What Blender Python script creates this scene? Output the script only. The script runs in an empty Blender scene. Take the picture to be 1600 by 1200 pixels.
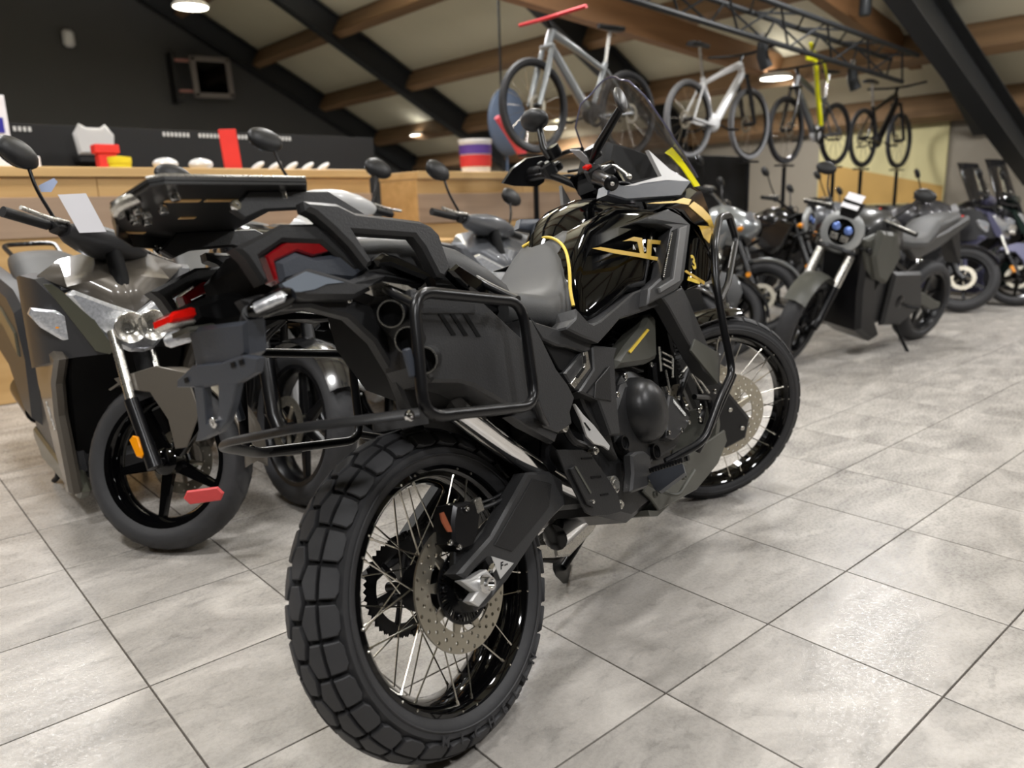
import bpy, math, random
from mathutils import Vector, Matrix, noise
random.seed(7)
sc = bpy.context.scene
COL = sc.collection
PI = math.pi
R = math.radians

# ---------------------------------------------------------------- camera
cam_d = bpy.data.cameras.new('camera')
cam = bpy.data.objects.new('camera', cam_d)
COL.objects.link(cam)
cam_d.sensor_width = 36.0
cam_d.lens = 36.0 * 1209.47 / 1600.0
cam_d.clip_start = 0.05
cam_d.clip_end = 200
CAM_H = 1.08
# looks along heading 49.116 deg of the hall's axes, pitched down 12.776 deg, rolled
cam.matrix_world = (Matrix.Translation((0, 0, CAM_H)) @ Matrix.Rotation(R(49.116 - 90), 4, 'Z')
                    @ Matrix.Rotation(R(90 - 12.776), 4, 'X') @ Matrix.Rotation(R(-1.7412), 4, 'Z'))
cam_d.dof.use_dof = True
cam_d.dof.focus_distance = 1.85
cam_d.dof.aperture_fstop = 2.5
sc.camera = cam

# ---------------------------------------------------------------- world, exposure
w = bpy.data.worlds.new('world')
sc.world = w
w.use_nodes = True
w.node_tree.nodes['Background'].inputs[0].default_value = (0.75, 0.85, 1.0, 1)
w.node_tree.nodes['Background'].inputs[1].default_value = 0.3
sc.view_settings.view_transform = 'Standard'
sc.view_settings.look = 'None'
sc.view_settings.gamma = 1
sc.view_settings.use_curve_mapping = False
sc.view_settings.exposure = 0.2

# ---------------------------------------------------------------- materials
MATS = {}


def lin(c):
    return tuple(((v / 255.0) / 12.92 if v / 255.0 <= 0.04045 else ((v / 255.0 + 0.055) / 1.055) ** 2.4) for v in c)


def mat(name, col, rough=0.5, metal=0.0, spec=0.5, coat=0.0, noise_amt=0.0, nscale=20, bump=0.0, emit=None, es=1.0,
        trans=0.0, alpha=1.0, ior=1.45, rvar=0.0):
    """srgb 0-255 colour, procedural noise on colour / roughness / bump"""
    if name in MATS:
        return MATS[name]
    m = bpy.data.materials.new(name)
    m.use_nodes = True
    nt = m.node_tree
    b = nt.nodes['Principled BSDF']
    c = lin(col)
    b.inputs['Base Color'].default_value = (*c, 1)
    b.inputs['Roughness'].default_value = rough
    b.inputs['Metallic'].default_value = metal
    b.inputs['Specular IOR Level'].default_value = spec
    b.inputs['Coat Weight'].default_value = coat
    b.inputs['Coat Roughness'].default_value = 0.05
    b.inputs['Transmission Weight'].default_value = trans
    b.inputs['Alpha'].default_value = alpha
    b.inputs['IOR'].default_value = ior
    if emit:
        b.inputs['Emission Color'].default_value = (*lin(emit), 1)
        b.inputs['Emission Strength'].default_value = es
    if noise_amt or bump or rvar:
        tc = nt.nodes.new('ShaderNodeTexCoord')
        n = nt.nodes.new('ShaderNodeTexNoise')
        n.inputs['Scale'].default_value = nscale
        n.inputs['Detail'].default_value = 5
        nt.links.new(tc.outputs['Object'], n.inputs['Vector'])
        if noise_amt:
            mx = nt.nodes.new('ShaderNodeMix')
            mx.data_type = 'RGBA'
            nt.links.new(n.outputs['Fac'], mx.inputs['Factor'])
            mx.inputs['A'].default_value = (*[max(0, v * (1 - noise_amt)) for v in c], 1)
            mx.inputs['B'].default_value = (*[min(1, v * (1 + noise_amt)) for v in c], 1)
            nt.links.new(mx.outputs['Result'], b.inputs['Base Color'])
        if rvar:
            mr = nt.nodes.new('ShaderNodeMapRange')
            mr.inputs['To Min'].default_value = max(0.02, rough - rvar)
            mr.inputs['To Max'].default_value = rough + rvar
            nt.links.new(n.outputs['Fac'], mr.inputs['Value'])
            nt.links.new(mr.outputs['Result'], b.inputs['Roughness'])
        if bump:
            bp = nt.nodes.new('ShaderNodeBump')
            bp.inputs['Strength'].default_value = bump
            bp.inputs['Distance'].default_value = 0.002
            nt.links.new(n.outputs['Fac'], bp.inputs['Height'])
            nt.links.new(bp.outputs['Normal'], b.inputs['Normal'])
    MATS[name] = m
    return m


PLAST = mat('matte_black_plastic', (31, 31, 32), 0.42, spec=.4, noise_amt=0.05, nscale=300, bump=0.25)
PLAST2 = mat('dark_grey_plastic', (49, 49, 50), 0.38, spec=.4, noise_amt=0.05, nscale=300, bump=0.25)
BLUEP = mat('slate_plastic', (58, 62, 70), 0.35, noise_amt=0.04, nscale=300, bump=0.2)
GLOSS = mat('gloss_black_paint', (5, 5, 6), 0.06, spec=0.25, coat=0.45)
SATIN = mat('satin_black_metal', (22, 22, 24), 0.28, 0.3, noise_amt=0.05)
DEEP = mat('deep_black', (8, 8, 9), 0.6, spec=.2, noise_amt=0.2)
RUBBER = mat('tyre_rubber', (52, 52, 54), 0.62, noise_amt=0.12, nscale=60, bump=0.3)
GROOVE = mat('tyre_groove_shade', (22, 22, 24), 0.8, noise_amt=0.1, nscale=60)  # darker copy of the rubber, shade in the tread grooves put into colour
SEATM = mat('seat_vinyl', (74, 74, 74), 0.5, noise_amt=0.06, nscale=400, bump=0.3)
ALU = mat('bare_aluminium', (196, 194, 188), 0.28, 0.95, noise_amt=0.06, nscale=90, rvar=0.06)
CASTALU = mat('cast_aluminium', (212, 212, 212), 0.36, 0.55, noise_amt=0.04, nscale=200)
RACKM = mat('rack_grey_black', (54, 54, 54), 0.32, 0.3, noise_amt=0.05, nscale=300)
STEEL = mat('brushed_disc_steel', (176, 170, 156), 0.32, 0.9, noise_amt=0.05, nscale=150, rvar=0.06)
CHROME = mat('bright_chrome', (225, 225, 225), 0.1, 1.0, rvar=0.03)
SPOKEM = mat('spoke_steel', (200, 196, 186), 0.22, 1.0, rvar=0.04)
GOLD = mat('gold_decal', (214, 176, 76), 0.3, 0.2, noise_amt=0.08, nscale=120)
YELLOW = mat('yellow_stripe', (228, 196, 76), 0.35, noise_amt=0.04)
WHITEP = mat('white_print', (225, 225, 222), 0.5, noise_amt=0.03)
PAPER = mat('paper_card', (232, 231, 236), 0.7, noise_amt=0.03, nscale=8)
REDL = mat('red_lens', (225, 22, 14), 0.12, coat=1.0, noise_amt=0.15, nscale=200)
DREDL = mat('dark_red_lens', (130, 14, 22), 0.12, coat=1.0, noise_amt=0.2, nscale=100)
CLEARL = mat('faceted_clear_lens', (205, 208, 214), 0.12, 0.55, coat=1.0, noise_amt=0.45, nscale=110, bump=1.0)
ORANGE = mat('orange_reflector', (240, 150, 10), 0.25, coat=1.0, noise_amt=0.1, nscale=150)
COPPER = mat('copper_pad', (190, 110, 80), 0.4, 0.8, noise_amt=0.1)
CASE = mat('engine_case', (44, 44, 45), 0.36, 0.35, noise_amt=0.08, nscale=120, bump=0.15)
OLIVE = mat('olive_grey_plastic', (74, 74, 68), 0.42, noise_amt=0.05, nscale=200)
MIRR = mat('mirror_glass', (150, 155, 165), 0.05, 1.0, rvar=0.01)


def glassy(name, col, alpha, rough=0.06):
    m = mat(name, col, rough, coat=0.6, noise_amt=0.02)
    m.node_tree.nodes['Principled BSDF'].inputs['Alpha'].default_value = alpha
    return m


# ---------------------------------------------------------------- mesh helpers
class MB:
    def __init__(self):
        self.v = []
        self.f = []
        self.mi = []
        self.cur = 0

    def add(self, vs, fs, T=None):
        o = len(self.v)
        self.v += [(T @ Vector(p)) if T is not None else Vector(p) for p in vs]
        self.f += [[o + i for i in f] for f in fs]
        self.mi += [self.cur] * len(fs)
        return self

    def mesh(self, name, mats, smooth=35, T=None):
        me = bpy.data.meshes.new(name)
        vs = [tuple(T @ p) for p in self.v] if T is not None else [tuple(p) for p in self.v]
        me.from_pydata(vs, [], self.f)
        for m in (mats if isinstance(mats, (list, tuple)) else [mats]):
            me.materials.append(m)
        if len(me.materials) > 1:
            me.polygons.foreach_set('material_index', self.mi)
        me.update()
        if smooth:
            me.polygons.foreach_set('use_smooth', [True] * len(me.polygons))
            me.set_sharp_from_angle(angle=R(smooth))
        return me

    def build(self, name, mats, parent=None, smooth=35, T=None, label=None, loc=None):
        o = bpy.data.objects.new(name, self.mesh(name, mats, smooth, T))
        COL.objects.link(o)
        if parent is not None:
            o.parent = parent
        if label:
            o['label'] = label
        if loc is not None:
            o.location = loc
        return o

    # ----- shapes
    def box(self, c, s, rot=None, bev=0.0):
        x, y, z = [k / 2 for k in s]
        M = Matrix.Translation(c) @ (rot.to_4x4() if rot is not None else Matrix.Identity(4))
        if bev <= 0:
            vs = [(sx * x, sy * y, sz * z) for sx in (-1, 1) for sy in (-1, 1) for sz in (-1, 1)]
            fs = [(0, 1, 3, 2), (4, 6, 7, 5), (0, 4, 5, 1), (2, 3, 7, 6), (0, 2, 6, 4), (1, 5, 7, 3)]
            return self.add(vs, fs, M)
        b = min(bev, x * .9, y * .9, z * .9)
        vs = []
        for sx in (-1, 1):
            for sy in (-1, 1):
                for sz in (-1, 1):
                    vs += [(sx * x, sy * (y - b), sz * (z - b)), (sx * (x - b), sy * y, sz * (z - b)), (sx * (x - b), sy * (y - b), sz * z)]
        I = lambda a, b_, c_, k: ((a * 2 + b_) * 2 + c_) * 3 + k
        fs = []
        for a in (0, 1):
            q = [I(a, 0, 0, 0), I(a, 0, 1, 0), I(a, 1, 1, 0), I(a, 1, 0, 0)]
            fs.append(q if a == 0 else q[::-1])
            q = [I(0, a, 0, 1), I(1, a, 0, 1), I(1, a, 1, 1), I(0, a, 1, 1)]
            fs.append(q if a == 0 else q[::-1])
            q = [I(0, 0, a, 2), I(0, 1, a, 2), I(1, 1, a, 2), I(1, 0, a, 2)]
            fs.append(q if a == 0 else q[::-1])
        for a in (0, 1):
            for b_ in (0, 1):
                e = 1 if (a ^ b_) else -1
                q = [I(a, b_, 0, 0), I(a, b_, 1, 0), I(a, b_, 1, 1), I(a, b_, 0, 1)]
                fs.append(q[::e])
                q = [I(a, 0, b_, 0), I(a, 1, b_, 0), I(a, 1, b_, 2), I(a, 0, b_, 2)]
                fs.append(q[::-e])
                q = [I(0, a, b_, 1), I(1, a, b_, 1), I(1, a, b_, 2), I(0, a, b_, 2)]
                fs.append(q[::e])
        for a in (0, 1):
            for b_ in (0, 1):
                for c_ in (0, 1):
                    q = [I(a, b_, c_, 0), I(a, b_, c_, 1), I(a, b_, c_, 2)]
                    fs.append(q if (a + b_ + c_) % 2 else q[::-1])
        return self.add(vs, fs, M)

    def prism(self, pts, d0, d1, pl='y', bev=0.0, holes=None):
        """outline in the plane perpendicular to pl, extruded from d0 to d1; outline edges chamfered by bev"""
        def P(a, b, d):
            return (a, d, b) if pl == 'y' else ((d, a, b) if pl == 'x' else (a, b, d))
        n = len(pts)
        ar = sum(pts[i][0] * pts[(i + 1) % n][1] - pts[(i + 1) % n][0] * pts[i][1] for i in range(n))
        pts = list(pts) if ar > 0 else list(pts)[::-1]
        if d1 < d0:
            d0, d1 = d1, d0
        if bev > 0:
            ins = inset(pts, bev)
            b = min(bev, (d1 - d0) * .45)
            rings = [[P(*q, d0) for q in ins], [P(*q, d0 + b) for q in pts], [P(*q, d1 - b) for q in pts], [P(*q, d1) for q in ins]]
        else:
            rings = [[P(*q, d0) for q in pts], [P(*q, d1) for q in pts]]
        vs = [p for r in rings for p in r]
        fs = []
        for k in range(len(rings) - 1):
            for i in range(n):
                j = (i + 1) % n
                fs.append((k * n + i, k * n + j, (k + 1) * n + j, (k + 1) * n + i))
        fs.append(tuple(range(n))[::-1])
        fs.append(tuple((len(rings) - 1) * n + i for i in range(n)))
        if pl == 'y':
            fs = [tuple(f)[::-1] for f in fs]
        return self.add(vs, fs)

    def slab(self, pts, vec):
        """polygon in space pushed along vec"""
        n = len(pts)
        vec = Vector(vec)
        vs = [Vector(p) for p in pts] + [Vector(p) + vec for p in pts]
        fs = [tuple(range(n)), tuple(range(2 * n - 1, n - 1, -1))]
        for i in range(n):
            j = (i + 1) % n
            fs.append((j, i, n + i, n + j))
        return self.add(vs, fs)

    def tube(self, path, r, n=10, fil=0.0, closed=False, flat=1.0, cap=True):
        P = [Vector(p) for p in path]
        if fil > 0:
            P = fillet(P, fil, closed)
        m = len(P)
        rings = []
        up = None
        for i in range(m):
            if closed:
                t = (P[(i + 1) % m] - P[i - 1])
            else:
                t = P[min(i + 1, m - 1)] - P[max(i - 1, 0)]
            t.normalize()
            if up is None:
                up = t.orthogonal().normalized()
            up = (up - t * up.dot(t))
            if up.length < 1e-6:
                up = t.orthogonal()
            up.normalize()
            s = t.cross(up)
            rr = r[i] if isinstance(r, (list, tuple)) and len(r) == m else (r if not isinstance(r, (list, tuple)) else r[0] + (r[-1] - r[0]) * i / (m - 1))
            rings.append([P[i] + up * math.cos(2 * PI * k / n) * rr + s * math.sin(2 * PI * k / n) * rr * flat for k in range(n)])
        vs = [p for g in rings for p in g]
        fs = []
        for i in range(m if closed else m - 1):
            a, b = i * n, ((i + 1) % m) * n
            for k in range(n):
                k2 = (k + 1) % n
                fs.append((a + k, a + k2, b + k2, b + k))
        if not closed and cap:
            fs.append(tuple(range(n))[::-1])
            fs.append(tuple((m - 1) * n + k for k in range(n)))
        return self.add(vs, fs)

    def cyl(self, p0, p1, r, r1=None, n=16, cap=True):
        return self.tube([p0, p1], [r, r if r1 is None else r1], n, cap=cap)

    def lathe(self, prof, c=(0, 0, 0), axis='y', n=48, closed=True, T=None, arc=None):
        """prof [(radius, offset along axis)] turned about the axis; closed joins last to first"""
        vs = []
        full = arc is None
        a0, a1 = (0, 2 * PI) if full else arc
        N = n if full else n + 1
        for i in range(N):
            t = a0 + (a1 - a0) * i / n
            ct, st = math.cos(t), math.sin(t)
            for r_, o in prof:
                if axis == 'y':
                    p = (c[0] + r_ * ct, c[1] + o, c[2] + r_ * st)
                elif axis == 'x':
                    p = (c[0] + o, c[1] + r_ * ct, c[2] + r_ * st)
                else:
                    p = (c[0] + r_ * ct, c[1] + r_ * st, c[2] + o)
                vs.append(p)
        m = len(prof)
        fs = []
        for i in range(n):
            a, b = i * m, ((i + 1) % N) * m
            for k in range(m if closed else m - 1):
                k2 = (k + 1) % m
                fs.append((a + k, b + k, b + k2, a + k2))
        return self.add(vs, fs, T)

    def loft(self, rings, caps=True):
        m, n = len(rings), len(rings[0])
        vs = [p for g in rings for p in g]
        fs = []
        for i in range(m - 1):
            for k in range(n):
                k2 = (k + 1) % n
                fs.append((i * n + k, i * n + k2, (i + 1) * n + k2, (i + 1) * n + k))
        if caps:
            fs.append(tuple(range(n))[::-1])
            fs.append(tuple((m - 1) * n + k for k in range(n)))
        return self.add(vs, fs)

    def ball(self, c, r, sx=1, sy=1, sz=1, n=14, m=8, rot=None):
        vs, fs = [], []
        M = Matrix.Translation(c) @ (rot.to_4x4() if rot is not None else Matrix.Identity(4))
        for i in range(m + 1):
            a = -PI / 2 + PI * i / m
            for k in range(n):
                t = 2 * PI * k / n
                vs.append((r * sx * math.cos(a) * math.cos(t), r * sy * math.cos(a) * math.sin(t), r * sz * math.sin(a)))
        for i in range(m):
            for k in range(n):
                k2 = (k + 1) % n
                fs.append((i * n + k, i * n + k2, (i + 1) * n + k2, (i + 1) * n + k))
        return self.add(vs, fs, M)

    def bolt(self, c, d, r=0.008, h=0.006):
        """hex socket head pointing along d"""
        c = Vector(c)
        d = Vector(d).normalized()
        T = Matrix.Translation(c) @ Vector((0, 0, 1)).rotation_difference(d).to_matrix().to_4x4()
        return self.lathe([(r, 0), (r, h * .8), (r * .85, h), (r * .5, h), (r * .45, h * .45), (0, h * .45)], axis='z', n=12, closed=False, T=T)


def inset(pts, d):
    n = len(pts)
    out = []
    for i in range(n):
        a, b, c = Vector(pts[i - 1]), Vector(pts[i]), Vector(pts[(i + 1) % n])
        e1, e2 = (b - a).normalized(), (c - b).normalized()
        n1, n2 = Vector((-e1.y, e1.x)), Vector((-e2.y, e2.x))
        s = n1 + n2
        if s.length < 1e-4:
            s = n1
        s = s / max(0.35, s.dot(n1))
        if s.length > 2.2:
            s = s * (2.2 / s.length)
        out.append(tuple(b + s * d))
    return out


def fillet(P, rad, closed=False, seg=5):
    out = []
    m = len(P)
    for i in range(m):
        if not closed and i in (0, m - 1):
            out.append(P[i])
            continue
        a, b, c = P[i - 1], P[i], P[(i + 1) % m]
        d1, d2 = (a - b), (c - b)
        L = min(rad, d1.length * .48, d2.length * .48)
        p, q = b + d1.normalized() * L, b + d2.normalized() * L
        for k in range(seg + 1):
            t = k / seg
            out.append(p * (1 - t) ** 2 + b * 2 * t * (1 - t) + q * t * t)
    return out


def sup_ring(x, zc, hy, hz, e=2.6, n=28, yc=0.0, ztop=None):
    """superellipse section at x: half width hy, half height hz"""
    out = []
    for k in range(n):
        t = 2 * PI * k / n
        c, s = math.cos(t), math.sin(t)
        out.append((x, yc + hy * math.copysign(abs(c) ** (2 / e), c), zc + hz * math.copysign(abs(s) ** (2 / e), s)))
    return out


def mirror(pts):
    return [(p[0], -p[1], p[2]) for p in pts]


def flip(mb):
    """mesh of mb mirrored across y"""
    m2 = MB()
    m2.v = [Vector((p.x, -p.y, p.z)) for p in mb.v]
    m2.f = [list(f)[::-1] for f in mb.f]
    m2.mi = list(mb.mi)
    return m2


def thing(name, label, cat, M=None, group=None):
    o = bpy.data.objects.new(name, None)
    o.empty_display_size = 0.1
    COL.objects.link(o)
    if M is not None:
        o.matrix_world = M
    o['label'] = label
    o['category'] = cat
    if group:
        o['group'] = group
    return o


def tag(o, label, cat, group=None, kind=None):
    o['label'] = label
    o['category'] = cat
    if group:
        o['group'] = group
    if kind:
        o['kind'] = kind
    return o


def struct(o):
    o['kind'] = 'structure'
    return o


def text_mesh(txt, size, extrude=0.0006, bold=0.0, shear=0.0, spacing=1.0):
    c = bpy.data.curves.new('lettering', 'FONT')
    c.body = txt
    c.size = size
    c.extrude = extrude
    c.offset = bold
    c.shear = shear
    c.space_character = spacing
    c.align_x = 'CENTER'
    c.align_y = 'CENTER'
    c.resolution_u = 2
    o = bpy.data.objects.new('tmp', c)
    COL.objects.link(o)
    dg = bpy.context.evaluated_depsgraph_get()
    me = bpy.data.meshes.new_from_object(o.evaluated_get(dg))
    bpy.data.objects.remove(o)
    return me


def lettering(txt, size, origin, xdir, ydir, m, parent=None, name='lettering', **kw):
    """flat lettering with its baseline along xdir and its up along ydir"""
    me = text_mesh(txt, size, **kw)
    X = Vector(xdir).normalized()
    Y = Vector(ydir)
    Y = (Y - X * Y.dot(X)).normalized()
    Zv = X.cross(Y)
    M = Matrix((X, Y, Zv)).transposed().to_4x4()
    M.translation = Vector(origin)
    me.transform(M)
    me.materials.clear()
    me.materials.append(m)
    o = bpy.data.objects.new(name, me)
    COL.objects.link(o)
    if parent is not None:
        o.parent = parent
    return o


def frame_matrix(x, y, z, heading, lean):
    """vehicle frame: x forward, y left, z up, leaning left by lean"""
    return Matrix.Translation((x, y, z)) @ Matrix.Rotation(heading, 4, 'Z') @ Matrix.Rotation(-lean, 4, 'X')


# ================================================================ LIGHTS (fixtures of the hall, plus added ceiling fill)
LAMP_GLOW = mat('lamp_diffuser', (255, 250, 238), 0.5, emit=(255, 247, 232), es=14.0, noise_amt=0.02)
LAMP_RIM = mat('lamp_housing', (210, 208, 200), 0.5, noise_amt=0.03)
PITCH = 0.5355
ROOF0 = 8.25
EAVE_A = 11.2
RIDGE_A = -4.0
WALL_B = 16.2


def roof_z(a):
    return ROOF0 - PITCH * a if a >= RIDGE_A else ROOF0 - PITCH * RIDGE_A + PITCH * (a - RIDGE_A)


def ceiling_lamp(a, b, z, power, size, label, group=None, rod=True):
    up = (2.4 if b > 4.9 else .25) if rod else .05  # strength of the added ceiling fill, stronger deep in the hall
    t = thing('ceiling_lamp', label, 'lamp', Matrix.Translation((a, b, z)), group)
    s = size / 2
    m = MB().lathe([(0.0, 0.06), (s * .8, 0.05), (s, 0.01), (s, -0.01), (s * .93, -0.012), (s * .93, 0.0), (0.0, 0.0)], axis='z', n=32, closed=False)
    m.build('housing', LAMP_RIM, t)
    MB().lathe([(0.0, -0.006), (s * .92, -0.006), (s * .92, 0.0), (0.0, 0.0)], axis='z', n=32, closed=False).build('diffuser', LAMP_GLOW, t)
    if rod:
        MB().cyl((0, 0, 0.04), (0, 0, roof_z(a) - z + .1), 0.008, n=8).build('suspension_rod', LAMP_RIM, t)
    L = bpy.data.lights.new('lamp_light', 'AREA')
    L.shape = 'DISK'
    L.size = size * .9
    L.energy = power
    L.color = (0.985, 0.985, 1.0)
    lo = bpy.data.objects.new('lamp_light', L)
    COL.objects.link(lo)
    lo.parent = t
    lo.location = (0, 0, -0.02)
    U = bpy.data.lights.new('ceiling_fill', 'AREA')  # added upward fill, brightens the ceiling in place of bounced light
    U.shape = 'DISK'
    U.size = size * .7
    U.energy = power * up
    U.color = (1.0, 0.98, 0.95)
    uo = bpy.data.objects.new('ceiling_fill', U)
    COL.objects.link(uo)
    uo.parent = t
    uo.location = (0, 0, 0.075)
    uo.rotation_euler = (PI, 0, 0)
    return t


LP = [(-0.6, -1.2, 4.0), (2.6, -1.6, 4.0), (-1.0, 1.9, 4.0), (2.6, 1.2, 4.0), (5.8, 0.2, 3.7), (9.0, 0.6, 2.9), (0.6, 4.3, 4.2), (4.0, 5.2, 4.0), (7.2, 3.0, 3.5),
      (-4.0, 5.0, 4.4), (1.0, 9.0, 4.6), (6.0, 9.0, 4.0)]
LPW = ['behind the camera on the left', 'behind the camera on the right', 'left of the camera', 'right above the front of the black motorcycle', 'above the aisle in front of the right row', 'far right above the aisle',
       'above the bronze scooter', 'above the reception counter', 'above the roadster with the round headlamp', 'far left over the counter end', 'between counter and dark wall, left', 'between counter and dark wall, right']
for i, (a, b, z) in enumerate(LP):
    ceiling_lamp(a, b, z, 46 if i == 3 else (66 if b < 8 else 60), 0.55, 'round white lamp on a thin rod, ' + LPW[i], 'hanging hall lamps')
# the lamps the photograph shows
for (a, b, z, lb) in [(3.75, 9.95, 3.53, 'round white ceiling lamp above the dark wall at the upper left'),
                      (9.65, 5.73, 2.63, 'oval white ceiling lamp glowing behind the bicycle with the yellow tag'),
                      (9.9, 14.2, 2.66, 'small white lamp low over the wooden counter near the mirror'),
                      (10.4, 10.6, 2.5, 'small white lamp seen between the spokes of the grey bicycle')]:
    ceiling_lamp(a, b, z, 35, 0.42, lb, None, rod=False)

# ================================================================ HALL
CEIL = mat('ceiling_panel_beige', (205, 200, 176), 0.75, noise_amt=0.06, nscale=1.5)
DARKW = mat('charcoal_wall_paint', (78, 78, 77), 0.8, noise_amt=0.08, nscale=1.2)
BEIGEW = mat('warm_grey_wall_paint', (150, 142, 128), 0.8, noise_amt=0.04, nscale=1.2)
WHITEW = mat('off_white_wall_paint', (176, 172, 164), 0.8, noise_amt=0.04, nscale=1.2)
STEELB = mat('dark_steel_beam', (42, 44, 46), 0.5, 0.2, noise_amt=0.08, nscale=5)
GROUT = mat('grout', (84, 78, 72), 0.9, noise_amt=0.15, nscale=60)


def wood(name, c1, c2, scale=3.0, rough=0.5, axis='Y'):
    m = bpy.data.materials.new(name)
    m.use_nodes = True
    nt = m.node_tree
    b = nt.nodes['Principled BSDF']
    tc = nt.nodes.new('ShaderNodeTexCoord')
    mp = nt.nodes.new('ShaderNodeMapping')
    sc_ = {'X': (0.35, 6, 6), 'Y': (6, 0.35, 6), 'Z': (6, 6, .35)}[axis]
    mp.inputs['Scale'].default_value = [k * scale for k in sc_]
    n = nt.nodes.new('ShaderNodeTexNoise')
    n.inputs['Scale'].default_value = 1.0
    n.inputs['Detail'].default_value = 6
    n.inputs['Distortion'].default_value = 0.6
    cr = nt.nodes.new('ShaderNodeValToRGB')
    cr.color_ramp.elements[0].position = 0.3
    cr.color_ramp.elements[0].color = (*lin(c1), 1)
    cr.color_ramp.elements[1].position = 0.7
    cr.color_ramp.elements[1].color = (*lin(c2), 1)
    nt.links.new(tc.outputs['Object'], mp.inputs['Vector'])
    nt.links.new(mp.outputs['Vector'], n.inputs['Vector'])
    nt.links.new(n.outputs['Fac'], cr.inputs['Fac'])
    nt.links.new(cr.outputs['Color'], b.inputs['Base Color'])
    b.inputs['Roughness'].default_value = rough
    return m


BEAMW = wood('purlin_timber', (104, 80, 54), (138, 108, 76), 1.2, 0.55)
BEAMX = wood('glulam_timber', (122, 88, 56), (148, 108, 72), 1.2, 0.55, 'X')
OAK = wood('oak_counter', (206, 168, 112), (226, 190, 134), 2.5, 0.4, 'X')
OAKP = wood('oak_panel', (196, 156, 100), (214, 176, 120), 2.0, 0.45, 'X')
DOAK = wood('darker_counter_board', (158, 134, 112), (176, 150, 126), 2.0, 0.5, 'X')


def tile_material():
    m = bpy.data.materials.new('marbled_floor_tile')
    m.use_nodes = True
    nt = m.node_tree
    N = nt.nodes.new
    Lk = nt.links.new
    b = nt.nodes['Principled BSDF']
    tc = N('ShaderNodeTexCoord')
    oi = N('ShaderNodeObjectInfo')
    sc_ = N('ShaderNodeVectorMath')
    sc_.operation = 'SCALE'
    cx = N('ShaderNodeCombineXYZ')
    Lk(oi.outputs['Random'], cx.inputs[0])
    Lk(oi.outputs['Random'], cx.inputs[1])
    Lk(cx.outputs[0], sc_.inputs[0])
    sc_.inputs['Scale'].default_value = 37.0
    ad = N('ShaderNodeVectorMath')
    Lk(tc.outputs['Object'], ad.inputs[0])
    Lk(sc_.outputs[0], ad.inputs[1])
    mp = N('ShaderNodeMapping')
    mp.inputs['Rotation'].default_value = (0, 0, 0.6)
    mp.inputs['Scale'].default_value = (1.0, 2.2, 1.0)
    Lk(ad.outputs[0], mp.inputs['Vector'])
    n1 = N('ShaderNodeTexNoise')
    n1.inputs['Scale'].default_value = 2.6
    n1.inputs['Detail'].default_value = 8
    n1.inputs['Roughness'].default_value = 0.62
    n1.inputs['Distortion'].default_value = 0.9
    Lk(mp.outputs['Vector'], n1.inputs['Vector'])
    cr = N('ShaderNodeValToRGB')
    e = cr.color_ramp.elements
    e[0].position = 0.28
    e[0].color = (*lin((138, 134, 129)), 1)
    e[1].position = 0.72
    e[1].color = (*lin((200, 195, 188)), 1)
    e2 = cr.color_ramp.elements.new(0.5)
    e2.color = (*lin((172, 167, 161)), 1)
    Lk(n1.outputs['Fac'], cr.inputs['Fac'])
    # fine darker veins
    n2 = N('ShaderNodeTexNoise')
    n2.inputs['Scale'].default_value = 9
    n2.inputs['Detail'].default_value = 9
    n2.inputs['Roughness'].default_value = 0.7
    n2.inputs['Distortion'].default_value = 1.5
    Lk(mp.outputs['Vector'], n2.inputs['Vector'])
    c2 = N('ShaderNodeValToRGB')
    c2.color_ramp.elements[0].position = 0.36
    c2.color_ramp.elements[0].color = (0.62, 0.62, 0.62, 1)
    c2.color_ramp.elements[1].position = 0.46
    c2.color_ramp.elements[1].color = (1, 1, 1, 1)
    Lk(n2.outputs['Fac'], c2.inputs['Fac'])
    mx = N('ShaderNodeMix')
    mx.data_type = 'RGBA'
    mx.blend_type = 'MULTIPLY'
    mx.inputs['Factor'].default_value = 0.55
    Lk(cr.outputs['Color'], mx.inputs['A'])
    Lk(c2.outputs['Color'], mx.inputs['B'])
    Lk(mx.outputs['Result'], b.inputs['Base Color'])
    # half polished surface with a fine sparkle
    n3 = N('ShaderNodeTexNoise')
    n3.inputs['Scale'].default_value = 90
    n3.inputs['Detail'].default_value = 6
    n3.inputs['Roughness'].default_value = 0.75
    Lk(ad.outputs[0], n3.inputs['Vector'])
    mr = N('ShaderNodeMapRange')
    mr.inputs['From Min'].default_value = 0.4
    mr.inputs['From Max'].default_value = 0.6
    mr.inputs['To Min'].default_value = 0.16
    mr.inputs['To Max'].default_value = 0.42
    Lk(n3.outputs['Fac'], mr.inputs['Value'])
    Lk(mr.outputs['Result'], b.inputs['Roughness'])
    bp = N('ShaderNodeBump')
    bp.inputs['Strength'].default_value = 0.22
    bp.inputs['Distance'].default_value = 0.002
    Lk(n3.outputs['Fac'], bp.inputs['Height'])
    Lk(bp.outputs['Normal'], b.inputs['Normal'])
    b.inputs['Specular IOR Level'].default_value = 0.5
    return m


TILE = tile_material()
TS = 0.42833
TA, TB = 1.26282, 1.38805
floor = struct(MB().box((1.2, 6.0, -0.06), (26.0, 24.0, 0.11)).build('floor', GROUT, smooth=0))
g = 0.0022


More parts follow.
